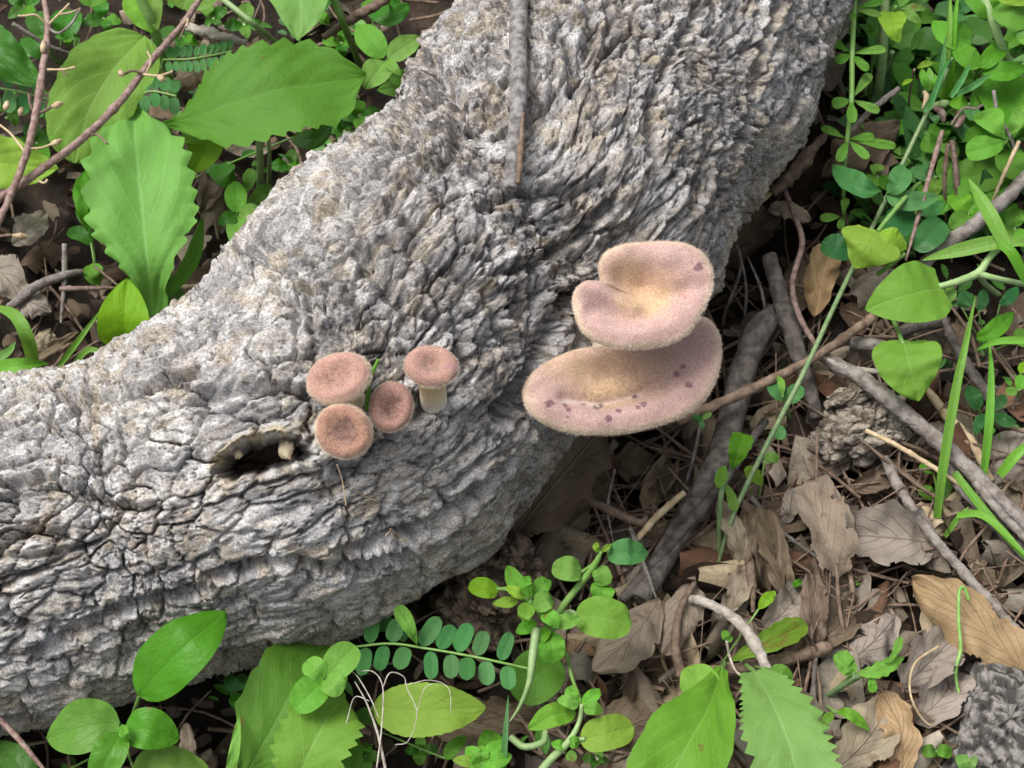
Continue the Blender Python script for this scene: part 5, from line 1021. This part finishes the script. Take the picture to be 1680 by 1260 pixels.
for p, q in (([(640, 1300, 5.6), (628, 1240, 6), (618, 1198, 6.2), (600, 1150, 6.2), (582, 1118, 6)], [6, 5.5, 5, 3, 2.4]), ([(618, 1260, 6), (626, 1195, 6.3), (628, 1128, 6.4), (612, 1102, 6.2), (585, 1102, 6)], [3.4, 3, 2.4, 2, 1.6]), ([(628, 1128, 6.4), (640, 1104, 6.4), (662, 1110, 6.2), (668, 1130, 6), (684, 1170, 6), (670, 1215, 5.6), (648, 1222, 5.4)], [2.4, 2.6, 2.2, 1.8, 1.6, 1.6, 1.8]),
             ([(606, 1150, 6.2), (582, 1144, 6), (570, 1180, 5.6), (558, 1220, 5.4), (544, 1265, 5)], [2, 2, 2, 1.8, 1.4]), ([(666, 1124, 6), (706, 1116, 6.2), (736, 1130, 6.2), (740, 1172, 6)], [1.6, 1.6, 1.4, 1.2]), ([(622, 1178, 6.2), (608, 1146, 6.4), (588, 1112, 6.2), (576, 1100, 6)], [2.6, 2.2, 2, 1.8]), ([(684, 1168, 6), (696, 1130, 6.2), (710, 1122, 6.2)], 1.3)):
    stalk(r_, p, [v * .45 for v in q] if isinstance(q, list) else q * .5, T_PALE, 'root_strand', .08, 7)
pm = thing('pimpernel_plant', 'leafy green pimpernel with crowded leaf cluster and upright shoot at the log foot', 'plant')
for m_, p, w, k_ in [('small', [(954, 938, 5.2), (935, 934, 5.5), (906, 930, 5.2)], 42, 'round'), ('blue', [(996, 908, 5.8), (1026, 906, 6.1), (1064, 908, 5.6)], 56, 'ovate'), ('small', [(980, 930, 5.4), (988, 945, 5.4), (990, 962, 5.2)], 30, 'oblong'), ('small', [(992, 960, 5), (988, 970, 5.2), (984, 984, 5)], 40, 'round'), ('bright', [(944, 1008, 5), (990, 1014, 5.3), (1036, 1022, 5)], 70, 'round'),
                     ('lime', [(880, 920, 0), (0, 0, 0), (0, 0, 0)], 0, ''), ('small', [(870, 985, 5.4), (848, 958, 5.8), (832, 928, 5.6)], 40, 'ovate'), ('lime', [(818, 970, 5.4), (795, 965, 5.6), (770, 958, 5.4)], 34, 'round'), ('lime', [(850, 985, 5.4), (832, 988, 5.6), (808, 990, 5.4)], 24, 'ovate'), ('small', [(880, 980, 5.8), (888, 962, 6), (904, 952, 5.8)], 36, 'ovate'), ('small', [(876, 995, 6), (896, 985, 6.3), (908, 985, 6)], 44, 'ovate'), ('bright', [(868, 990, 6.2), (860, 1010, 6.4), (856, 1020, 6.2)], 36, 'ovate'), ('small', [(890, 1005, 6), (905, 1015, 6.2), (914, 1030, 6)], 34, 'ovate'), ('small', [(905, 1020, 5.6), (928, 1020, 5.8), (952, 1012, 5.6)], 34, 'ovate'), ('mid', [(878, 1020, 5.4), (862, 1030, 5.5), (846, 1038, 5.4)], 30, 'ovate'), ('small', [(900, 1040, 5.2), (904, 1060, 5.4), (908, 1088, 5)], 46, 'round'), ('bright', [(900, 1030, 5.4), (888, 1046, 5.5), (885, 1062, 5.3)], 26, 'ovate'),
                     ('small', [(872, 975, 6.2), (862, 960, 6.5), (868, 944, 6.3)], 26, 'ovate'), ('lime', [(862, 978, 6.2), (848, 972, 6.5), (830, 962, 6.3)], 24, 'ovate'), ('lime', [(985, 905, 6), (978, 898, 6.2), (980, 890, 6)], 14, 'ovate'), ('lime', [(988, 905, 6), (996, 898, 6.2), (1002, 892, 6)], 12, 'ovate')]:
    if w: leaf(pm, m_, p, w, k_, fold=.2, wave=.04)
for p, q, m_ in (([(905, 1035, 3.4), (920, 1000, 4.2), (958, 950, 5), (978, 922, 5.6), (986, 905, 6)], [6, 6, 6, 5, 3], S_GREEN), ([(905, 1035, 3.4), (930, 1005, 4.4), (948, 1008, 5)], [4, 4, 4], S_PALE), ([(905, 1040, 3.4), (890, 1070, 1.5), (900, 1120, 0)], [6, 6, 6], S_GREEN), ([(880, 1030, 5.6), (874, 1075, 5.4), (868, 1120, 5), (852, 1160, 4.4), (836, 1184, 4)], [7, 7, 5, 3, 1.2], S_PALE), ([(905, 1035, 3.4), (885, 1005, 5.4), (868, 985, 6)], [5, 5, 4], S_GREEN), ([(975, 925, 5.5), (955, 938, 5.2)], [3, 3], S_GREEN), ([(870, 985, 5.8), (838, 968, 5.8), (815, 966, 5.4)], [4, 4, 3], S_GREEN)): stalk(pm, p, q, m_)
pm = thing('pimpernel_plant', 'low pimpernel sprig with a glossy yellow-green spatula leaf near the picture bottom', 'plant')
for m_, p, w, k_ in [('bright', [(944, 1168, 5.2), (906, 1174, 5.5), (866, 1196, 5.2)], 50, 'ovate'), ('lime', [(952, 1214, 5.2), (992, 1204, 5.5), (1039, 1192, 5.2)], 56, 'oblong'), ('small', [(950, 1155, 5.8), (938, 1140, 6), (940, 1124, 5.8)], 30, 'ovate'), ('small', [(955, 1155, 5.8), (972, 1142, 6), (984, 1130, 5.8)], 28, 'ovate'), ('small', [(958, 1162, 5.8), (974, 1162, 6), (988, 1168, 5.8)], 30, 'ovate'), ('small', [(948, 1160, 5.8), (930, 1150, 6), (914, 1148, 5.8)], 26, 'ovate'), ('small', [(930, 1222, 5), (918, 1222, 5.2), (904, 1218, 5)], 22, 'ovate'), ('small', [(934, 1222, 5.2), (942, 1218, 5.4), (950, 1222, 5.2)], 20, 'round'), ('mid', [(930, 1235, 5), (938, 1242, 5), (942, 1250, 5)], 24, 'ovate'), ('mid', [(915, 1080, 3), (880, 1110, 3.2), (850, 1150, 3)], 86, 'round')]:
    leaf(pm, m_, p, w, k_, fold=.2, wave=.03)
for p, q, m_ in (([(860, 1300, 4), (900, 1250, 4.6), (932, 1218, 5.2), (950, 1185, 5.4), (955, 1155, 5.8)], [7, 7, 6, 4, 4], S_PALE), ([(935, 1215, 5.2), (946, 1214, 5.2), (960, 1212, 5.3)], [4, 4, 4], S_PALE), ([(955, 1155, 5.6), (938, 1110, 4.6), (930, 1070, 4)], [3, 3, 3], S_GREEN), ([(860, 1300, 4), (850, 1330, 0)], [6, 6], S_PALE), ([(838, 1210, 3), (860, 1225, 3.2), (890, 1218, 3.2), (895, 1200, 3)], [6, 6, 6, 5], S_PALE)): stalk(pm, p, q, m_)
plant('pimpernel_plant', 'cluster of young leaves at the picture bottom around the thin upright blade', 'plant', (800, 1330, 1), seg_leaves((790, 1252, 5), [(742, 1246, 26, 'lime'), (765, 1225, 34), (790, 1222, 30), (826, 1214, 36), (840, 1240, 40), (780, 1285, 40), (815, 1285, 40)], 'small', 'ovate', **SM) + [('mid', [(800, 1240, 4), (802, 1220, 4.4), (812, 1200, 4)], 36, 'oblong', SM)])
grass('thin upright blue-green blade standing before the vetch tip', [(824, 1290, 4.5), (828, 1220, 5.4), (834, 1140, 5.8)], 11, 'blue')
plant('toothed_plant', 'light green tapering leaf with a round leaf beside it, left of the strongly toothed one', 'plant', (1190, 1090, .5), [
    ('bright', [(1184, 1096, 4), (1162, 1160, 5.2), (1126, 1225, 5.8), (1070, 1330, 5.6)], 146, 'slow', dict(tooth=.04, nteeth=10, fold=.12, wave=.025)), ('bright', [(1166, 1158, 3.6), (1150, 1128, 4.2), (1140, 1090, 4)], 66, 'round', SM)])
plant('toothed_plant', 'bright light-green leaf with jagged teeth at the picture bottom', 'plant', (1215, 1085, .5), [
    ('pale', [(1238, 1102, 4), (1264, 1150, 5), (1292, 1215, 5.6), (1322, 1330, 5.4)], 148, 'strap', dict(tooth=.24, nteeth=15, fold=.10, wave=.035)), ('mid', [(1262, 1100, 3), (1280, 1108, 3.2), (1296, 1122, 3)], 36, 'round', SM)])
plant('torn_leaf_plant', 'torn yellowing leaf with brown midrib behind the pale weathered twig', 'plant', (1180, 1095, .5), [('torn', [(1190, 1088, 2.2), (1250, 1058, 2.8), (1322, 1022, 2.4)], 60, 'spat', dict(tooth=.15, nteeth=5, fold=.2)), ('lime', [(1244, 1000, 2), (1256, 985, 2.2), (1272, 970, 2)], 20, 'lance', SM)])
plant('seedling', 'ragged crinkled seedling growing over the pale pointing dead leaf', 'plant', (1345, 1150, 0), [('small', [(1400, 1105, 3), (1388, 1090, 3.2), (1376, 1068, 3)], 34, 'round', dict(wave=.15)), ('small', [(1405, 1105, 3), (1440, 1100, 3.2), (1484, 1078, 3)], 30, 'lance', dict(tooth=.3, nteeth=5)), ('small', [(1450, 1090, 3.2), (1466, 1075, 3.4), (1478, 1045, 3.2)], 20, 'spat', dict(tooth=.3, nteeth=4)), ('small', [(1425, 1105, 3), (1430, 1118, 3), (1432, 1136, 2.8)], 20, 'spat', SM), ('bright', [(1372, 1168, 2.4), (1395, 1172, 2.8), (1428, 1198, 2.4)], 20, 'lance', SM), ('bright', [(1368, 1168, 2.4), (1356, 1180, 2.6), (1346, 1195, 2.4)], 16, 'lance', SM)], stems=[([(1405, 1108, 3), (1375, 1130, 2), (1340, 1152, 0)], [5, 5, 5], S_CULM)])
plant('seedling', 'tiny seedling with dark round head on a bent stalk by the weathered twig', 'plant', (1196, 1100, 0), [('mid', [(1192, 1050, 3), (1190, 1044, 3.1), (1190, 1034, 3)], 14, 'round', SM), ('mid', [(1194, 1054, 3), (1196, 1050, 3), (1200, 1044, 3)], 10, 'round', SM)], stems=[([(1192, 1052, 3), (1198, 1080, 2.4), (1210, 1104, 2.6), (1232, 1108, 2.8), (1240, 1100, 2.8)], [2.2, 2, 1.8, 1.6, 1.2], T_PALE)], auto=False)
plant('seedling', 'pair of small round seed leaves beside the dark bark block', 'plant', (1535, 1260, 0), [('mid', [(1535, 1232, 1.6), (1526, 1232, 1.8), (1512, 1234, 1.6)], 22, 'round', SM), ('mid', [(1537, 1232, 1.6), (1548, 1232, 1.8), (1562, 1236, 1.6)], 22, 'round', SM)])
plant('seedling', 'pale oblong seed leaves at the bottom edge beside the dark bark block', 'plant', (1588, 1290, 0), [('pale', [(1585, 1265, 2.4), (1580, 1250, 2.6), (1576, 1238, 2.4)], 22, 'oblong', SM), ('pale', [(1592, 1265, 2.4), (1596, 1252, 2.6), (1600, 1240, 2.4)], 12, 'oblong', SM)])
plant('seedling', 'single green sprout between the grey torn leaf and the flat grey-brown leaf', 'plant', (1400, 965, 0), [('small', [(1400, 956, .8), (1398, 950, 1), (1400, 944, .8)], 12, 'round', SM), ('small', [(1402, 958, .8), (1406, 956, 1), (1410, 954, .8)], 9, 'round', SM), ('mid', [(1300, 962, 1.6), (1308, 956, 1.8), (1316, 952, 1.6)], 14, 'ovate', SM)])

for lb, pts_ in (('curled pale root hair stuck to the bark below the huddled mushrooms', [(632, 880), (640, 872), (648, 884), (668, 888), (640, 868)]), ('thin tan needle stuck in the bark below the orange-brown mushroom', [(553, 762), (562, 790), (568, 830)]), ('fine pale fibre lying on the bark below the huddled mushrooms', [(578, 800), (600, 815), (618, 822)])):
    P_ = [S(x, y, .005) for x, y in pts_]
    tag(tube('root_hair', [tuple(p) for p in P_], [PX(P_[0]) * 1.1] * len(P_), T_STRAW, None, 6), lb, 'fibre')
# ------------------------------------------------------------------ filler plants that only their place tells apart, and ground cover
pr = random.Random(21)
def weedlet(px, py, z, n, size, mats, label, group, kind='round'):
    o = thing('small_weed', label, 'plant', group)
    a0 = pr.uniform(0, 6.28)
    for i in range(n):
        an = a0 + i * 6.283 / n + pr.uniform(-.3, .3); L = size * pr.uniform(.8, 1.25)
        t = (px + math.cos(an) * L, py + math.sin(an) * L * .85)
        leaf(o, pr.choice(mats), [(px + math.cos(an) * 3, py + math.sin(an) * 3, z), ((px + t[0]) / 2, (py + t[1]) / 2, z + .25), (t[0], t[1], z + pr.uniform(-.2, .2))], L * pr.uniform(.75, .95), kind, fold=.2, wave=.04)
    stalk(o, [(px, py, z), (px + pr.uniform(-8, 8), py + 8, z * .5), (px + pr.uniform(-10, 10), py + 14, -.2)], 2.4)
for (x, y), wh in zip([(1500, 30), (1545, 235), (1590, 170), (1640, 330), (1600, 300), (1490, 250), (1560, 130), (1460, 215), (1670, 60), (1570, 20), (1655, 140), (1520, 330), (1590, 350), (1665, 375), (1440, 290), (1535, 290)], ['beside the bright cupped leaf', 'under the spotted trefoil', 'between the withered flower heads and the trefoil cluster', 'behind the grey slanting branch', 'under the large plain trefoil leaf', 'beside the two hairy leaves', 'among the twin tall grass stems', "below the cleavers' lower whorls", 'under the thick curving stem', 'behind the twin tall grass stems', 'beside the thin grey stalk', 'between the reddish thin stem and the dark round leaves', 'against the grey slanting branch', 'under the yellow dry straw', 'under the dull tan dead leaf', 'between the thin brown stems']):
    weedlet(x, y, pr.uniform(1.4, 2.8), 3, pr.uniform(28, 42), ['mid', 'small', 'small', 'bright', 'blue'], 'low three-leaved weed ' + wh, 'weeds in the thicket right of the log', 'round')
for (x, y), wh in zip([(40, 10), (110, 60), (170, 30), (400, 40), (560, 70), (630, 10), (590, 190), (540, 190), (475, 270), (360, 190), (300, 60), (20, 180), (110, 190), (60, 235), (420, 280), (565, 215), (520, 20), (350, 30)], ['behind the dark cut-off leaf', 'behind the husks of the upright dry twig', 'next to the thick stem top', 'under the heart-shaped leaf stalk', 'under the dark knobbly twig', 'touching the log top above the fresh sprig', 'between the fresh sprig and the log', 'at the tip of the broad toothed leaf', 'beside the pale curved stalk', 'under the broad toothed leaf base', 'above the rough bark strip', 'at the paired vetch leaflets', 'between the two dry twigs', 'over the yellow green toothed leaf', 'beside the pale petioles', 'against the bark below the fresh sprig', 'between the heart-shaped leaf and the knobbly twig', 'beside the slanting twig top']):
    weedlet(x, y, pr.uniform(.9, 1.9), 4, pr.uniform(22, 36), ['deep', 'mid', 'deep'], 'dim shaded little weed ' + wh, 'weeds in the shade left of the log', 'ovate')
for (x, y), wh in zip([(440, 1190), (690, 1230), (600, 1240), (520, 1230), (300, 1250), (980, 1245)], ['beside the dark toothed leaf', 'under the oval toothed leaf', 'under the dry root strands', 'between the two toothed leaves', 'beside the small pointed dry leaf', 'below the glossy spatula leaf']):
    weedlet(x, y, pr.uniform(1.2, 2), 4, pr.uniform(20, 30), ['mid', 'deep', 'small'], 'little green weed ' + wh, 'weeds in the gap below the log', 'ovate')
def cover(n, region, seed, size, tilt=(-.1, .7)):
    r = random.Random(seed); Vs, Fs, Cs = [], [], []; base = 0; gf = grid_faces(5, 5)
    u, v = np.meshgrid(np.linspace(-1, 1, 5), np.linspace(0, 1, 5)); u, v = u.ravel(), v.ravel()
    while n > 0:
        p = W(r.uniform(*region[0]), r.uniform(*region[1]), 0)
        n -= 1
        if on_log(p) < 0.004: continue
        L = r.uniform(*size); wd_ = L * r.uniform(.25, .75); an = r.uniform(0, 6.283); t_ = r.uniform(*tilt)
        k = np.sqrt(np.clip(1 - (2 * v - 1) ** 2, .02, 1)); lx, ly = u * k * wd_ / 2, v * L; lz = ly * t_ + .25 * np.abs(u) * k * wd_
        Vs.append(np.c_[p.x + lx * math.cos(an) - ly * math.sin(an), p.y + lx * math.sin(an) + ly * math.cos(an), gz(p) + .006 + r.uniform(.002, .012) + lz]); Fs.append(gf + base); base += 25
        Cs.append(np.tile(np.array(r.choice([(.05, .17, .02), (.08, .23, .03), (.04, .13, .03), (.10, .26, .04)])) * r.uniform(.7, 1.1), (25, 1)))
    return np.vstack(Vs), np.vstack(Fs), np.vstack(Cs)
parts = [cover(800, ((1380, 1950), (-250, 420)), 5, (.004, .012)), cover(420, ((1420, 1950), (-250, 420)), 15, (.010, .022), (.4, 1.5)), cover(120, ((1450, 1950), (420, 760)), 8, (.003, .008)), cover(170, ((-300, 620), (-250, 330)), 6, (.004, .010)), cover(60, ((-100, 900), (1120, 1450)), 7, (.004, .009))]
off = 0; Fs = []
for V, F, C_ in parts: Fs.append(F + off); off += len(V)
o_ = mesh_np('ground_cover', np.vstack([p[0] for p in parts]), np.vstack(Fs), M_COVER, None, True, np.vstack([p[2] for p in parts]))
tag(o_, 'small green seedling leaves sprinkled over the shaded soil', 'ground cover', kind='stuff')
# thin broken sticks and stalk bits nobody could count
r = random.Random(31); Vs, Fs = [], []; base = 0
for i in range(1250):
    px, py = (r.uniform(-250, 1950), r.uniform(-300, 1500)) if i < 850 else (r.uniform(880, 1750), r.uniform(560, 1250))
    p = W(px, py, 0)
    if on_log(p) < 0.0: continue
    L = r.uniform(.008, .045) * (1 if i < 850 else 1.5); an = r.uniform(0, 3.14); q = r.uniform(.0002, .0008); z0 = gz(p) + .006 + r.uniform(.002, .013); tz = r.uniform(-.2, .25) * L
    d = Vector((math.cos(an), math.sin(an), 0))
    V, F = tube_np([tuple(p + d * (-L / 2) + Vector((0, 0, z0))), tuple(p + Vector((r.uniform(-.1, .1) * L, r.uniform(-.1, .1) * L, z0 + tz * .5))), tuple(p + d * (L / 2) + Vector((0, 0, z0 + tz)))], [q, q, q * .7], 6, .2, i, 6, False)
    Vs.append(V); Fs.append(F + base); base += len(V)
o_ = mesh_np('stick_debris', np.vstack(Vs), np.vstack(Fs), T_BROWN, None, True)
tag(o_, 'short thin stick and stalk bits scattered in the litter', 'debris', kind='stuff')
